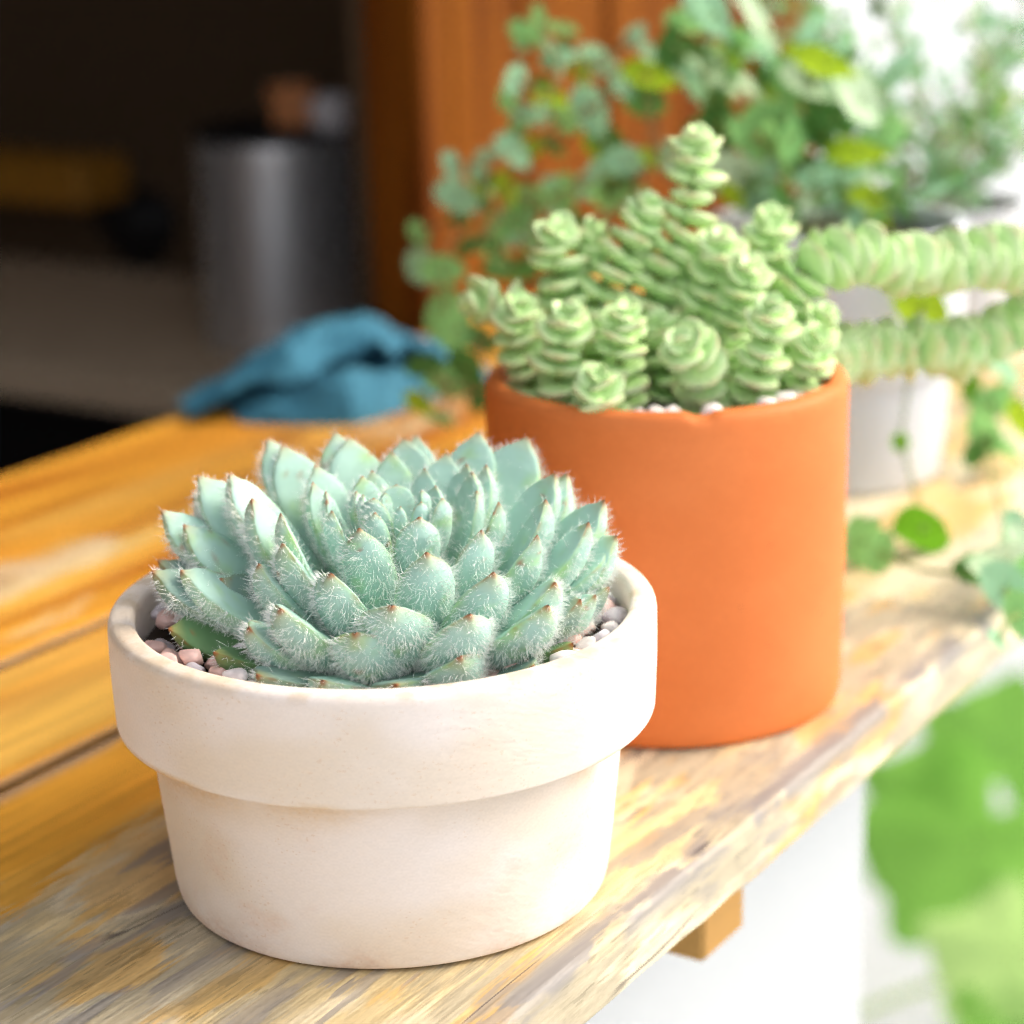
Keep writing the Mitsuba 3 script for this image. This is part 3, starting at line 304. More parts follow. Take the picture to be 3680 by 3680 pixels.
# ================================================================ hairy rosette
C0 = np.array([-0.030, 0.0])
LEN = np.array([0, .12, .3, .48, .64, .78, .87, .925, .955, .98, 1.0]); WID = np.array([.46, .58, .76, .94, 1.0, .95, .77, .52, .27, .13, .03])
rosette = thing('hairy_succulent', 'pale blue green rosette succulent covered in white hairs', 'succulent')
def rosette_leaf(tip, base, width, dark, seed):
    r = np.random.default_rng(seed)
    tip, base = np.asarray(tip), np.asarray(base)
    ax = tip - base; L = np.linalg.norm(ax); axn = ax / L
    rad = unit(np.r_[ax[:2], 0] + [1e-9, 0, 0]); side = np.array([-rad[1], rad[0], 0])
    side = unit(side * math.cos(0) + np.cross(axn, side) * r.normal(0, .13))
    wide = min(1.0, max(0.0, (width - .013) / .005)) * abs(rad[0]) ** .7 * .42          # outer leaves at the sides lie turned a little on edge
    s1, s2 = (side * math.cos(wide) + np.cross(axn, side) * math.sin(wide) * k for k in (1, -1))
    up1, up2 = (np.cross(q, axn) * np.sign(np.cross(q, axn) @ (ZX - rad * .4)) for q in (s1, s2))
    side = unit(s1 if up1[1] < up2[1] else s2)
    nrm = np.cross(side, axn); nrm = nrm if nrm[2] > 0 or nrm @ rad < 0 else -nrm       # inner, upward face
    nrm = -nrm if (nrm @ (ZX - rad * .4)) < 0 else nrm
    ctrl = base + ax * .55 - nrm * L * r.uniform(.10, .17)
    nu, nv = 34, 26
    s = np.r_[np.linspace(0, .85, 22), np.linspace(.87, 1, 12)]
    cen = (1 - s)[:, None] ** 2 * base + 2 * (s * (1 - s))[:, None] * ctrl + (s ** 2)[:, None] * tip
    tan = 2 * (1 - s)[:, None] * (ctrl - base) + 2 * s[:, None] * (tip - ctrl); tan /= np.linalg.norm(tan, axis=1, keepdims=True)
    up = np.cross(np.broadcast_to(side, tan.shape), tan); up *= np.sign(up @ nrm)[:, None]; up /= np.linalg.norm(up, axis=1, keepdims=True)
    w = np.interp(s, LEN, WID) * width / 2 * r.uniform(.95, 1.05)
    from scipy.ndimage import gaussian_filter1d
    th = np.linspace(0, 2 * np.pi, nv, endpoint=False); c, sn = np.cos(th), np.sin(th)
    tk = width * np.interp(s, [0, .3, .6, .85, .94, .98, 1], [.22, .30, .34, .27, .16, .07, .01])
    cup = r.uniform(.06, .16)
    x = w[:, None] * np.sign(c) * np.abs(c) ** .86
    y = np.where(sn > 0, sn * tk[:, None] * .42, sn * tk[:, None] * 1.15) + cup * w[:, None] * (np.abs(c) ** 2 - .5)
    y = y - (0.06 * width) * np.exp(-(c / .18) ** 2)[None] * (sn < 0) * np.sin(np.pi * np.clip(s, 0, 1))[:, None] * .8     # keel below
    P = cen[:, None] + x[..., None] * side + y[..., None] * up[:, None]
    d = (meshkit.fbm(P * 130 + seed * 3.1, 2) - .5) * .0011
    P = P + d[..., None] * up[:, None]
    # colour: powdery blue green, greener at base and margins, red brown at the point
    n1, n2 = meshkit.fbm(P * 170 + seed, 3), meshkit.fbm(P * 420 + seed * 2, 2)
    S = np.broadcast_to(s[:, None], n1.shape)
    powder, green, brown = np.array([.375, .575, .505]), np.array([.34, .55, .24]), np.array([.30, .075, .022])
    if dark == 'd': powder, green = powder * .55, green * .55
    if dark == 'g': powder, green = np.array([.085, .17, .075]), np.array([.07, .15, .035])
    powder = powder * r.uniform(.92, 1.06)
    margin = np.exp(-((np.abs(np.broadcast_to(sn, n1.shape)) / .22) ** 2))
    gr = np.clip(.85 * np.clip(1 - S / .45, 0, 1) ** 1.3 + margin * .5 + np.clip((n1 - .56) * 3, 0, .7), 0, 1)
    col = powder * (1 - gr[..., None]) + green * gr[..., None]
    yb = np.clip((S - .92) / .07, 0, 1) * .5
    col = col * (1 - yb[..., None]) + np.array([.42, .36, .12]) * yb[..., None]
    br = np.clip((S - .975) / .02, 0, 1) ** 1.2 * .9 + margin * np.clip((S - .66) / .35, 0, 1) * np.clip((n2 - .50) * 6, 0, 1) * .6
    br = np.clip(br + np.clip((n2 - .72) * 8, 0, .7) * (n1 > .55), 0, 1)
    col = col * (1 - br[..., None]) + brown * br[..., None]
    f = grid_faces(nu, nv, True)
    m = trimesh.Trimesh(P.reshape(-1, 3), f, process=False)
    cen3 = P.mean((0, 1))
    if m.volume < 0: m = trimesh.Trimesh(m.vertices, f[:, ::-1], process=False)
    return m, col.reshape(-1, 3), dict(P=P, tan=tan, up=up, side=side, sn=sn, c=c, s=s)
def hairs(info, width, L, seed, lower, upper):
    """curved tapering hairs rooted on the outer face and the margins, a few on the inner face"""
    r = np.random.default_rng(seed + 900); P, nu, nv = info['P'], *info['P'].shape[:2]
    du = np.gradient(P, axis=0); dv = (np.roll(P, -1, 1) - np.roll(P, 1, 1)) / 2
    Nn = np.cross(du, dv); Nn /= np.linalg.norm(Nn, axis=2, keepdims=True) + 1e-12
    cen = P.mean(1, keepdims=True); sg = np.sign(np.sum(Nn * (P - cen), -1).sum()); Nn *= sg
    area = np.linalg.norm(np.cross(du, dv), axis=2)
    sn, c = info['sn'], info['c']
    dens = np.where(sn < 0.12, lower, upper) * np.where(np.abs(sn) < .3, 1.25, 1.0)
    wgt = area * dens[None] * (np.clip(info['s'] / .12, 0, 1) * np.interp(info['s'], [0, .8, .95, 1], [1, 1, .8, .5]))[:, None]
    n = r.poisson(wgt.sum())
    if n == 0: return None
    idx = r.choice(nu * nv, n, p=(wgt / wgt.sum()).ravel()); i, j = idx // nv, idx % nv
    i1, j1 = np.minimum(i + 1, nu - 1), (j + 1) % nv
    a, b = r.random(n)[:, None], r.random(n)[:, None]
    root = P[i, j] * (1 - a) * (1 - b) + P[i1, j] * a * (1 - b) + P[i, j1] * (1 - a) * b + P[i1, j1] * a * b
    nm = Nn[i, j]; tg = info['tan'][i]
    ln = (0.0015 + .0012 * r.random(n)) * np.interp(info['s'][i], [0, .85, 1], [1, 1, .6]) * np.clip(width / .013, .6, 1.1) * np.where(r.random(n) < .2, .6, 1.0)
    d0 = nm * .8 + tg * r.normal(.15, .3, n)[:, None] + r.normal(0, .22, (n, 3)); d0 /= np.linalg.norm(d0, axis=1, keepdims=True)
    bend = tg * r.normal(.25, .5, n)[:, None] + r.normal(0, .45, (n, 3)) + [0, 0, -.15]
    pts = [root + d0 * (ln * t)[:, None] + bend * (ln * t * t * .55)[:, None] for t in (-.04, .36, .7, 1.0)]
    ref = np.cross(d0, [.31, .77, .55]); ref /= np.linalg.norm(ref, axis=1, keepdims=True); oth = np.cross(d0, ref)
    V, rad = [], (.000062, .000056, .000042)
    for p, q in zip(pts[:3], rad):
        for k in range(3):
            an = 2.094 * k; V.append(p + q * (math.cos(an) * ref + math.sin(an) * oth))
    V.append(pts[3]); V = np.stack(V, 1)          # n x 10 x 3
    F = []
    for l in (0, 1):
        for k in range(3):
            A, B, Cc, D = 3 * l + k, 3 * l + (k + 1) % 3, 3 * l + 3 + k, 3 * l + 3 + (k + 1) % 3
            F += [[A, B, D], [A, D, Cc]]
    F += [[6, 7, 9], [7, 8, 9], [8, 6, 9]]
    F = np.array(F)[None] + (np.arange(n) * 10)[:, None, None]
    return trimesh.Trimesh(V.reshape(-1, 3), F.reshape(-1, 3), process=False)
ALL = [(x / 1000, y / 1000, z / 1000, w / 1000, k) for x, y, z, w, k in TIPS]
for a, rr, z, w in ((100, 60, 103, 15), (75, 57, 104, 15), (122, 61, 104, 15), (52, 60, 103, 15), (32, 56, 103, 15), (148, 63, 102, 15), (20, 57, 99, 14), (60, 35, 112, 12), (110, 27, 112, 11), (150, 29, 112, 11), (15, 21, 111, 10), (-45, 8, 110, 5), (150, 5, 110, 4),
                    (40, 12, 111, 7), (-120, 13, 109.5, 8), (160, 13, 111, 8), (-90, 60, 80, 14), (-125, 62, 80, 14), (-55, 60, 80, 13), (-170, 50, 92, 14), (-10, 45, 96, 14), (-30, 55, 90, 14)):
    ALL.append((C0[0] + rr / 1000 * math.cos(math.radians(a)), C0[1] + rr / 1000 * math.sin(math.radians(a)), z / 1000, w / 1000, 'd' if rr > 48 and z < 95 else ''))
PAINT = {'d': 'darker shaded-green lower leaf', 'g': 'old dark green leaf with brown edge'}
for i, (x, y, z, w, kd) in enumerate(ALL):
    z = z + .0025 * max(0, 1 - math.hypot(x - C0[0], y - C0[1]) / .022)
    dv = np.array([x, y]) - C0; rr = np.linalg.norm(dv) * 1000; dirn = dv / np.linalg.norm(dv)
    el = np.clip(78 - .62 * rr - max(0, 112 - z * 1000) * .9, 9, 78)
    r0 = min(4.0, rr * .4)
    bz = max(z - (rr - r0) / 1000 * math.tan(math.radians(el)), 0.064)
    base = np.r_[C0 + dirn * r0 / 1000, bz]
    w2 = w * np.interp(rr, [0, 14, 30, 42], [1.15, 1.04, 1.06, 1.17])
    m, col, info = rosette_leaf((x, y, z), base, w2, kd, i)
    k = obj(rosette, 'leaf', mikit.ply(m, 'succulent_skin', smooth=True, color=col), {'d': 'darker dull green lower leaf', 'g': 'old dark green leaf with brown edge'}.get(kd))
    lo = 1.1e6 * (1.25 if z < .1 else 1.0) * (.35 if kd == 'g' else .8 if kd == 'd' else 1)
    up = 0.02e6 if rr > 38 else .35e6 if rr < 24 else .12e6
    h = hairs(info, w2, 1, i, lo, up)
    if h is not None: obj(k, 'hair', mikit.ply(h, 'hair_white'), kind='stuff')
obj(rosette, 'stem', mikit.ply(tube([(C0[0], C0[1], .060), (C0[0], C0[1], .075), (C0[0], C0[1], .088)], [.009, .008, .004], 14), 'stem_green', smooth=True))

# ================================================================ pebbles in the cream pot
def pebble(seed):
    r = np.random.default_rng(seed); m = trimesh.creation.icosphere(2)
    v = m.vertices * (1 + .5 * (meshkit.fbm(m.vertices * 1.1 + seed * 7, 2)[:, None] - .5))
    for _ in range(5):
        d = unit(r.normal(size=3)); h = r.uniform(.55, .8); s = v @ d; v = v - np.maximum(s - h, 0)[:, None] * d * .85
    return trimesh.Trimesh(v, m.faces, process=False)
PEB = {c: [mikit.ply(pebble(20 + 7 * j + 3 * k), 'pebble_' + c, smooth=True) for k in range(4)] for j, c in enumerate(('pink', 'grey', 'white'))}
PW = {'pink': 'pinkish pebble', 'grey': 'grey lilac pebble', 'white': 'whitish pebble'}
SIDE = {'left': 'left of the hairy rosette', 'front': 'in front of the hairy rosette', 'right': 'right of the hairy rosette'}
spots = []
for _ in range(9000):
    a, rr = rng.uniform(-175, 175) + 5, math.sqrt(rng.uniform(.040 ** 2, .0640 ** 2))
    if 32 < a < 140 or len(spots) > 150: continue
    p = np.array([PCX + rr * math.cos(math.radians(a)), PCY + rr * math.sin(math.radians(a))])
    if all(np.linalg.norm(p - s) > .0058 for s in spots): spots.append(p)
for p in spots:
    an = math.degrees(math.atan2(p[1] - PCY, p[0] - PCX)); sd = 'right' if -50 < an < 40 else 'front' if -130 < an <= -50 else 'left'
    c = rng.choice(['pink', 'grey', 'white'], p=[.4, .3, .3]); s = rng.uniform(.0029, .0041)
    R = trimesh.transformations.random_rotation_matrix(rng.random(3)); R[:3, :3] = np.diag([1, 1, .8]) @ R[:3, :3] * s; R[:3, 3] = [p[0], p[1], .0740 - (.0050 if sd == 'front' else 0) + rng.uniform(0, .0035)]
    solo('pebble', dict(PEB[c][rng.integers(4)]), PW[c] + ' inside the cream pot ' + SIDE[sd], 'pebble', '%s pebbles in the cream pot, %s side' % (c, sd), to_world=T(R))

# ================================================================ orange pot and its stacked-leaf plant
OX, OY = 0.0520, 0.1426
rim = rounded([(0.0545, 0.092), (0.0547, 0.1110), (0.0554, 0.1117), (0.0586, 0.1107), (0.0598, 0.1090), (0.0602, 0.1058), (0.0601, 0.098)], [0, .001, .001, .001, .001, .001, 0], 4)
body = rounded([(0.0601, 0.098), (0.0600, 0.055), (0.0595, 0.004), (0.0585, 0.0006), (0.0001, 0.001)], [0, .01, .004, .0015, 0], 6)
pot('orange_pot', 'tall orange terracotta pot behind the cream pot', (OX, OY, 0), densify(rim, .002), densify(body, .003), 'terracotta', 0.0007)
q = revolve([(0.0001, 0.1005), (0.03, 0.1000), (0.0547, 0.0990)], (OX, OY, 0), 60); q.vertices[:, 2] += (meshkit.fbm(q.vertices * 220, 3) - .5) * .004
k = solo('potting_soil', mikit.ply(q, 'soil', smooth=True), 'dark soil at the foot of the stacked leaf plant in the orange pot', 'soil'); labels[k]['kind'] = 'stuff'
for a, rr in ((215, 50), (207, 46), (222, 47), (198, 50), (262, 50), (256, 51), (268, 48), (282, 51), (305, 50), (316, 49), (240, 50), (188, 49), (330, 48)):
    R = trimesh.transformations.random_rotation_matrix(rng.random(3)); R[:3, :3] *= rng.uniform(.0026, .0042); R[:3, 3] = [OX + rr / 1000 * math.cos(math.radians(a)), OY + rr / 1000 * math.sin(math.radians(a)), .1085 if 238 < a < 320 else .1060]
    solo('white_stone', dict(PEB['white'][rng.integers(4)]), 'small white stone on the soil inside the orange pot', 'stone', 'white stones in the orange pot', to_world=T(R))
necklace = thing('necklace_succulent', 'green succulent with fleshy leaves stacked along its stems in the orange pot', 'succulent')
def leaf_pair(open_, seed, thick=.25):
    """two fused opposite fleshy leaves round the stem; unit: half length 1"""
    r = np.random.default_rng(seed); V, F, Cc = [], [], []
    nu, nv = 15, 14
    for sgn in (1, -1):
        s = np.linspace(0, 1, nu); th = np.linspace(0, 2 * np.pi, nv, endpoint=False); c, sn = np.cos(th), np.sin(th)
        w = np.interp(s, [0, .2, .42, .62, .82, .94, 1], [.50, .66, .68, .60, .36, .16, .02]) * r.uniform(.95, 1.08)
        tk = thick * np.interp(s, [0, .4, .75, .92, 1], [.85, 1, .8, .45, .03])
        x = np.broadcast_to(s[:, None], (nu, nv)); yy = w[:, None] * np.sign(c) * np.abs(c) ** .8; zz = tk[:, None] * np.where(sn > 0, sn * .75, sn * 1.0) + .12 * (np.abs(c) ** 2)[None] * w[:, None]
        ang = open_ * s[:, None] ** .8; xr = x * np.cos(ang) - zz * np.sin(ang) * .6; zr = x * np.sin(ang) + zz * np.cos(ang)
        P = np.stack([sgn * xr, sgn * yy, zr], -1)
        n1 = meshkit.fbm(P * 2.2 + seed, 2)
        g = np.array([.48, .69, .27]); e = np.array([.80, .82, .54]); pk = np.array([.66, .42, .28]); bl = np.array([.50, .69, .44])
        mr = np.exp(-(sn / .5) ** 2)[None] * np.clip(x * 1.3, 0, 1)
        col = g * (1 - n1[..., None] * .6) + bl * n1[..., None] * .6; col = col * (1 - .65 * mr[..., None]) + e * .65 * mr[..., None]
        t = np.clip((x - .84) / .14, 0, 1) * .55; col = col * (1 - t[..., None]) + pk * t[..., None]
        b = len(V) * nu * nv; V.append(P.reshape(-1, 3)); Cc.append(col.reshape(-1, 3)); F.append(grid_faces(nu, nv, True) + b)
    m = trimesh.Trimesh(np.vstack(V), np.vstack(F), process=False)
    return mikit.ply(m, 'necklace_skin', smooth=True, color=np.clip(np.vstack(Cc), 0, 1))
PAIRS = [[leaf_pair(o, 10 * i + j) for j in range(3)] for i, o in enumerate((.18, .38, .65, .95))] + [[leaf_pair(.30, 50 + j, .15) for j in range(3)]]
stem_ply_count = 0
for si, path in enumerate(STEMS):
    pts = np.array(path) / 1000; trail = si in (15, 16)
    curve, L = spline(pts, 60)
    st = obj(necklace, 'stem', mikit.ply(tube(curve, .0016, 7), 'stem_green', smooth=True))
    step, half = (.0048, .0130) if trail else (.0064, .0106)
    half *= rng.uniform(.92, 1.06); step *= rng.uniform(.95, 1.06)
    pos, sizes, ops = L - .001, [], []
    ks = 0; s = L; items = []
    tipmul = [(.42, 3, .0020), (.66, 2, .0030), (.86, 1, .0040), (.98, 1, .0054)]
    if trail: tipmul = []
    while s > .002:
        if ks < len(tipmul): mul, o, ds = tipmul[ks]
        else: mul, o, ds = rng.uniform(.9, 1.06), (4 if trail else 0), step * rng.uniform(.9, 1.1)
        items.append((s, mul, o)); s -= ds; ks += 1
    tan = np.gradient(curve, axis=0); ref = unit(rng.normal(size=3) * .5 + [1, -.3, 0])
    ph = rng.uniform(0, 3.14)
    for kk, (s, mul, o) in enumerate(items):
        u = np.clip(s / L * 59, 0, 59); i0 = int(min(u, 58)); fr = u - i0
        p = curve[i0] * (1 - fr) + curve[i0 + 1] * fr; t = unit(tan[i0] * (1 - fr) + tan[i0 + 1] * fr)
        a = unit(np.cross(t, ref)); b = np.cross(t, a)
        an = ph + kk * math.pi / 2 + rng.normal(0, .2); xx = math.cos(an) * a + math.sin(an) * b; yy = np.cross(t, xx)
        t2 = unit(t + rng.normal(0, .10, 3)); yy = unit(np.cross(t2, xx)); xx = np.cross(yy, t2)
        h = half * mul * rng.uniform(.94, 1.06)
        M = np.eye(4); M[:3, 0], M[:3, 1], M[:3, 2] = xx * h, yy * h, t2 * h; M[:3, 3] = p
        obj(st, 'leaf_pair', dict(PAIRS[o][rng.integers(3)]), to_world=T(M))

# ================================================================ leafy plants behind, in a white pot
def flat_leaf(shape, seed):
    """unit leaf along +x, face +z, gently folded and curled"""
    r = np.random.default_rng(seed); nu, nv = 13, 9
    s = np.linspace(0, 1, nu); t = np.linspace(-1, 1, nv)
    if shape == 'round': w = .31 * np.sin(np.pi * s ** .85) ** .62 + .004
    else: w = .235 * np.sin(np.pi * s ** .66) ** 1.0 + .004
    if shape == 'mint': w = w * (1 + .05 * np.sin(s * 44))
    x = np.broadcast_to(s[:, None], (nu, nv)); y = w[:, None] * t; z = .30 * np.abs(y) - .22 * x ** 2 * r.uniform(.3, 1.3) + .02 * np.sin(x * 9 + seed) * np.abs(t)
    m = trimesh.Trimesh(np.stack([x - .5, y, z], -1).reshape(-1, 3), grid_faces(nu, nv), process=False)
    return m
FL = {(sh, c): [mikit.ply(flat_leaf(sh, 5 * i + 1), 'leaf_' + c, smooth=True) for i in range(2)] for sh in ('round', 'mint') for c in 'bmdyle'}
def put_leaf(parent, L, sh, tilt=.35, big=1.3):
    x, y, z, ln, ang, c = L; p = np.array([x, y, z]) / 1000; a = math.radians(ang)
    ax = unit([math.cos(a), rng.normal(0, .35), -math.sin(a)])
    nn = unit(np.array([rng.normal(.1, tilt), -.75, .65 + rng.normal(0, tilt)])); nn = unit(nn - ax * (nn @ ax)); yy = np.cross(nn, ax)
    M = np.eye(4); s = ln / 1000 * big; M[:3, 0], M[:3, 1], M[:3, 2] = ax * s, yy * s, nn * s; M[:3, 3] = p
    obj(parent, 'leaf', dict(FL[sh, c][rng.integers(2)]), to_world=T(M)); return p
BPX, BPY = 0.147, 0.414
rim = rounded([(0.0525, 0.06), (0.0530, 0.1160), (0.0585, 0.1158), (0.0580, 0.052), (0.0525, 0.050)], [0, .002, .003, .003, 0], 6)
body = rounded([(0.0525, 0.051), (0.0505, 0.004), (0.0490, 0.0006), (0.0001, 0.001)], [0, .004, .002, 0], 6)
pot('white_pot', 'white pot with a deep rim standing behind the orange pot', (BPX, BPY, 0), densify(rim, .004), densify(body, .004), 'ceramic_white', 0)
q = revolve([(0.0001, 0.108), (0.0529, 0.106)], (BPX, BPY, 0), 40)
k = solo('potting_soil', mikit.ply(q, 'soil', smooth=True), 'dark soil in the white pot behind the orange pot', 'soil'); labels[k]['kind'] = 'stuff'
def stalks(parent, leaves, roots, m, rad, seed):
    """stems that grow from the root points out to the leaves: each leaf joins its nearest earlier point"""
    nodes = [np.array(r) for r in roots]; par = [None] * len(nodes)
    order = sorted(leaves, key=lambda p: min(np.linalg.norm(p - n) for n in nodes))
    segs = []
    for p in order:
        root = min(np.linalg.norm(p - n) for n in nodes[:len(roots)])
        best = min(range(len(nodes)), key=lambda i: np.linalg.norm(nodes[i] - p) + .15 * (i < len(roots)) * .1)
        a = nodes[best]; mid = (a + p) / 2 + np.array([0, 0, -.06 * np.linalg.norm(p - a)]) + rng.normal(0, .0015, 3)
        segs.append((a, mid, p)); nodes.append(p)
    for a, mid, p in segs:
        c, L = spline([a, mid, p], 9)
        obj(parent, 'stem', mikit.ply(tube(c, np.linspace(rad, rad * .7, 9), 6), m, smooth=True))
creeper = thing('creeping_plant', 'sprawling plant with small round blue green leaves in front of the wooden wall', 'plant')
stalks(creeper, [put_leaf(creeper, L, 'round') for L in CREEPER + CREEPER2], [(BPX - .03, BPY, .107), (BPX - .01, BPY + .02, .107)], 'stem_brown', .0010, 1)
low = [put_leaf(creeper, L, 'round') for L in LOW[:8]]
stalks(creeper, low, [(BPX - .045, BPY, .112)], 'stem_brown', .0009, 2)
right = [put_leaf(creeper, L, 'round') for L in LOW[8:]]
stalks(creeper, right, [(BPX + .045, BPY - .02, .112)], 'stem_green', .0009, 3)
mint = thing('mint_plant', 'bushy plant with large pale pointed leaves rising from the white pot', 'plant')
stalks(mint, [put_leaf(mint, L, 'mint', .3, 1.6) for L in MINT + [L2 for L2 in MINT2 + MINT3]], [(BPX - .01, BPY - .01, .107), (BPX + .02, BPY, .107)], 'stem_green', .0012, 4)
# small-leaved shrub in its own pot farther along the ledge
SP = W(0.72, -0.16, 0)
rim = rounded([(0.046, 0.05), (0.0465, 0.078), (0.0515, 0.0778), (0.0505, 0.050), (0.0475, 0.049)], [0, .002, .002, .002, 0], 5)
body = rounded([(0.0475, 0.050), (0.040, 0.003), (0.0001, 0.001)], [0, .003, 0], 5)
pot('small_white_pot', 'smaller white pot behind the trailing stems at right edge', SP, rim, body, 'ceramic_white', 0)
q = revolve([(0.0001, 0.072), (0.0464, 0.070)], SP, 40)
k = solo('potting_soil', mikit.ply(q, 'soil', smooth=True), 'dark soil in the smaller white pot at the right edge', 'soil'); labels[k]['kind'] = 'stuff'
shrub = thing('small_leaved_shrub', 'airy shrub of small leaves against the white background at upper right', 'plant')
for i in range(15):
    a = i * 2.4; d = np.array([math.cos(a) * .85, math.sin(a) * .6, 1]) if i else np.array([0, 0, 1.0])
    Lb = rng.uniform(.11, .19); p0 = SP + [rng.normal(0, .010), rng.normal(0, .010), .07]
    pts = [p0 + d * Lb * t + np.array([rng.normal(0, .006), rng.normal(0, .006), -.02 * t * t]) for t in np.linspace(0, 1, 5)]; pts[0] = p0
    c, L = spline(pts, 26)
    obj(shrub, 'stem', mikit.ply(tube(c, np.linspace(.0013, .0006, 26), 6), 'stem_brown', smooth=True))
    for s in np.linspace(3, 25, 14):
        for sg in (1, -1):
            p = c[int(s)] + rng.normal(0, .0035, 3) + unit(np.cross(d, rng.normal(size=3))) * .008
            put_leaf(shrub, (*(p * 1000), rng.uniform(8, 12.5), rng.uniform(0, 360), rng.choice(list('mbbldy'), p=[.2, .25, .25, .2, .05, .05])), 'round', .6, 1.2)
# drooping foliage of leaves over the ledge edge at right
sprig = thing('trailing_sprig', 'leafy sprig hanging over the ledge edge at the right border', 'plant')
SL = []
for (x, y, Y, ln, an, c) in SPRIG: SL.append(put_leaf(sprig, (x, y, Y, ln, an, c), 'round', .4, 1.7))
stalks(sprig, SL, [tuple(SL[0] + np.array([.03, .02, .03]))], 'stem_green', .001, 6)

# ================================================================ broad leaves growing below the ledge
broad = thing('broad_leaved_plant', 'plant with big lobed bright green leaves below the ledge at lower right', 'plant')
def lobed(seed):
    r = np.random.default_rng(seed); nr, na = 12, 60
    a = np.linspace(-np.pi, np.pi, na, endpoint=False); R = .5 * (1 + .13 * np.cos(5 * a) + .05 * np.cos(10 * a + .5)) * (1 - .55 * np.exp(-((np.abs(a) - np.pi) / .28) ** 2))
    rr = np.linspace(0.02, 1, nr)[:, None] * R; P = np.stack([rr * np.cos(a), rr * np.sin(a), .0 * rr], -1)
    P[..., 2] = -.28 * (P[..., 0] ** 2 + P[..., 1] ** 2) + .05 * np.cos(5 * a + seed) * rr ** 2 * 3 + .03 * (meshkit.fbm(P * 6 + seed, 2) - .5)
    return trimesh.Trimesh(P.reshape(-1, 3), grid_faces(nr, na, True), process=False)
LB = [lobed(i) for i in range(3)]
foot = np.array([0.75, 1.95, -1.15])
for i, (x, y, z, ln, ax, nrm, m) in enumerate(BROAD):
    p = np.array([x, y, z]) / 1000; nn = unit(nrm); a = unit(np.array(ax, float) - nn * (np.array(ax) @ nn)); b = np.cross(nn, a); s = ln / 1000
    M = np.eye(4); M[:3, 0], M[:3, 1], M[:3, 2] = a * s, b * s, nn * s; M[:3, 3] = p
    lf = obj(broad, 'leaf', mikit.ply(LB[i % 3], m, smooth=True), 'pale lime leaf facing up' if m == 'leaf_lime' else None, to_world=T(M))
    c, L = spline([foot + rng.normal(0, .01, 3) * [1, 1, 0], foot * .3 + p * .7 + [0, 0, .05], p - nn * .004], 16)
    obj(broad, 'stalk', mikit.ply(tube(c, np.linspace(.006, .004, 16), 7), 'stem_green', smooth=True))

# ================================================================ blue cloth on the ledge
def cloth():
    nu, nv = 120, 84; u, v = np.meshgrid(np.linspace(0, 1, nu), np.linspace(0, 1, nv), indexing='ij')     # u: left to right, v: near to far
    left = np.array([-.150, .566, 0]); right = np.array([-.012, .628, 0]); near = np.array([.030, -.100, 0.0])
    base = left + (right - left) * u[..., None] + near * ((1 - v) * (1 - .75 * np.abs(u - .36) ** 1.2 * 1.4) - .25)[..., None]
    edge = np.clip(np.minimum(np.minimum(u, 1 - u) * 7, np.minimum(v, 1 - v) * 6), 0, 1) ** .6
    g = lambda uu, vv, su, sv: np.exp(-((u - uu) / su) ** 2 - ((v - vv) / sv) ** 2)
    f4 = lambda k, sc: meshkit.fbm(np.stack([u * sc, v * sc, u * 0 + k], -1), 3, 3)
    h = .003 + .024 * g(.38, .20, .16, .22) + .014 * g(.10, .50, .11, .24) + .010 * g(.62, .40, .12, .14) + .012 * g(.85, .8, .12, .2) + .010 * g(.6, .85, .3, .12)
    ridge = 1 - np.abs(2 * meshkit.fbm(np.stack([u * 3.2 + .4 * f4(2, 3), v * 2.4 + .3 * f4(5, 4), u * 0], -1), 2, 8) - 1)
    h += .012 * (ridge ** 3 - .3) + .005 * (f4(1, 7) - .5)
    h *= 1 - .92 * g(.33, .55, .11, .16)
    base[..., 2] = np.maximum(h, .0012) * edge + .0012
    f = grid_faces(nu, nv); n = nu * nv
    low = trimesh.Trimesh(np.vstack([base.reshape(-1, 3), (base - [0, 0, .0010]).reshape(-1, 3)]), np.vstack([f, f[:, ::-1] + n]), process=False)
    # the upper layer folds over itself in an arch behind the hollow
    path, L = spline([W(.372, -.432, .004), W(.388, -.415, .018), W(.410, -.395, .033), W(.455, -.378, .036), W(.488, -.368, .024), W(.515, -.360, .007)], 90)
    t = np.gradient(path, axis=0); t /= np.linalg.norm(t, axis=1, keepdims=True); out = np.cross(t, ZX); out /= np.linalg.norm(out, axis=1, keepdims=True)
    k = np.linspace(-1, 1, 40); s = np.linspace(0, 1, 90)
    wv = .020 + .006 * np.sin(s * 9) + .004 * np.sin(s * 23)
    drop = -(.30 * np.abs(k) ** 1.8)[None] * path[:, 2:3] * np.where(k > 0, 1.15, 2.6)[None] + .0022 * np.sin(k * 7 + s[:, None] * 11)
    P = path[:, None] + out[:, None] * (wv[:, None] * k)[..., None] + drop[..., None] * ZX
    cr = 1 - np.abs(2 * meshkit.fbm(np.stack(np.broadcast_arrays(s[:, None] * 7 + k * 1.5, k * 2.2 + s[:, None] * 2, 0.0), -1), 3, 21) - 1)
    P[..., 2] += .010 * (cr ** 3 - .35) * np.sin(np.pi * s)[:, None] ** .5
    P[..., 2] = np.maximum(P[..., 2], .0032); f2 = grid_faces(90, 40)
    up = trimesh.Trimesh(np.vstack([P.reshape(-1, 3), (P - ZX * .0011).reshape(-1, 3)]), np.vstack([f2, f2[:, ::-1] + 3600]), process=False)
    return trimesh.util.concatenate([low, up])
solo('blue_cloth', mikit.ply(cloth(), 'cloth_blue', smooth=True), 'crumpled blue cloth lying on the far back edge of the ledge', 'cloth')

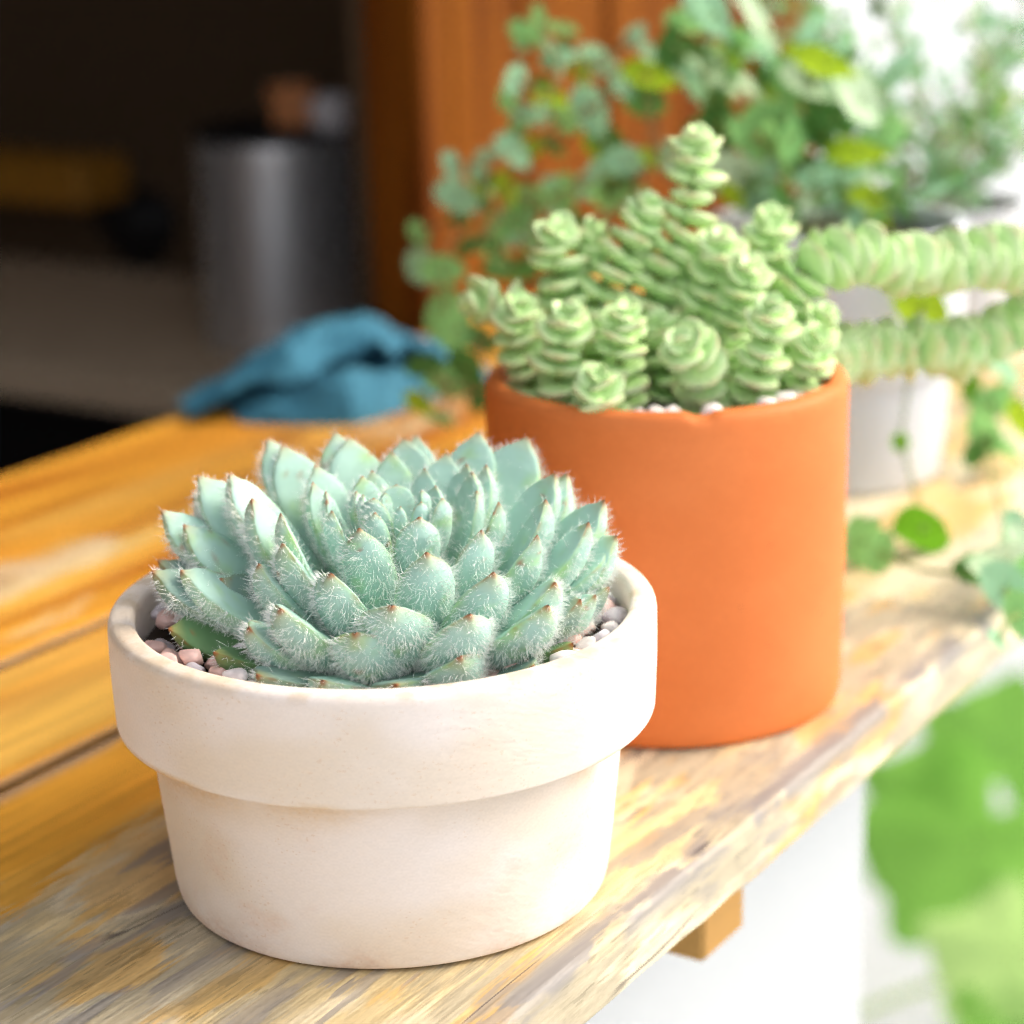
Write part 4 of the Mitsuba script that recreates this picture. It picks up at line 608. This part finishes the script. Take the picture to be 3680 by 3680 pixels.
# ================================================================ things in the dark room
CZ, CB = -0.115, 0.80
counter = thing('inner_counter', 'dim brown counter inside the dark room', 'counter')
obj(counter, 'top', mikit.ply(box_bn(CB, 1.158, -1.9, -0.50, CZ - .030, CZ), 'counter_brown'))
obj(counter, 'base', mikit.ply(box_bn(CB + .05, 1.158, -1.9, -0.52, -0.888, CZ - .037), 'near_black'))
def shade_can(): pass
CC = CAN
can = thing('metal_canister', 'grey metal canister with lid standing on the counter in the dark room', 'canister')
prof = rounded([(0.0001, .0), (.065, .0), (.066, .01), (.066, .166), (.063, .170), (.059, .171)], [0, .004, .003, .004, .003, 0], 5)
obj(can, 'body', mikit.ply(revolve(prof, (CC[0], CC[1], CZ + .002), 80), 'steel', smooth=40))
lid = rounded([(.0595, .170), (.0672, .1705), (.0672, .177), (.055, .181), (.0001, .183)], [0, .002, .003, .01, 0], 5)
obj(can, 'lid', mikit.ply(revolve(lid, (CC[0], CC[1], CZ + .002), 80), 'near_black', smooth=40))
def cup(r1, r2, h, c): return revolve(rounded([(.0001, .004), (r1 * .85, .004), (r2 * .92, h), (r2, h), (r1, .0), (.0001, .0)], [0, .002, .001, .001, .002, 0], 4), c, 40)
ctop = np.array([CC[0], CC[1], CZ + .1815])
solo('orange_cup', mikit.ply(cup(.016, .020, .032, ctop + [.016, -.026, 0]), 'cup_orange', smooth=40), 'blurred small orange cup on top of the metal canister', 'cup')
solo('white_cup', mikit.ply(cup(.015, .018, .026, ctop + [.045, -.030, -.003]), 'cup_white', smooth=40), 'blurred small white cup beside the orange cup on the canister', 'cup')
solo('wooden_rail', mikit.ply(box_bn(1.08, 1.15, -1.75, -1.145, RAILZ - .022, RAILZ + .022, .004), 'bar_brown'), 'yellow brown wooden rail against the end wall of the dark room', 'rail')
solo('black_bowl', mikit.ply(revolve(rounded([(.0001, .0), (.035, .0), (.062, .045), (.05, .075), (.0001, .085)], [0, .01, .02, .02, 0], 6), (BOWL[0], BOWL[1], CZ + .002), 48), 'near_black', smooth=40), 'black rounded vessel beside the metal canister in the dark room', 'vessel')
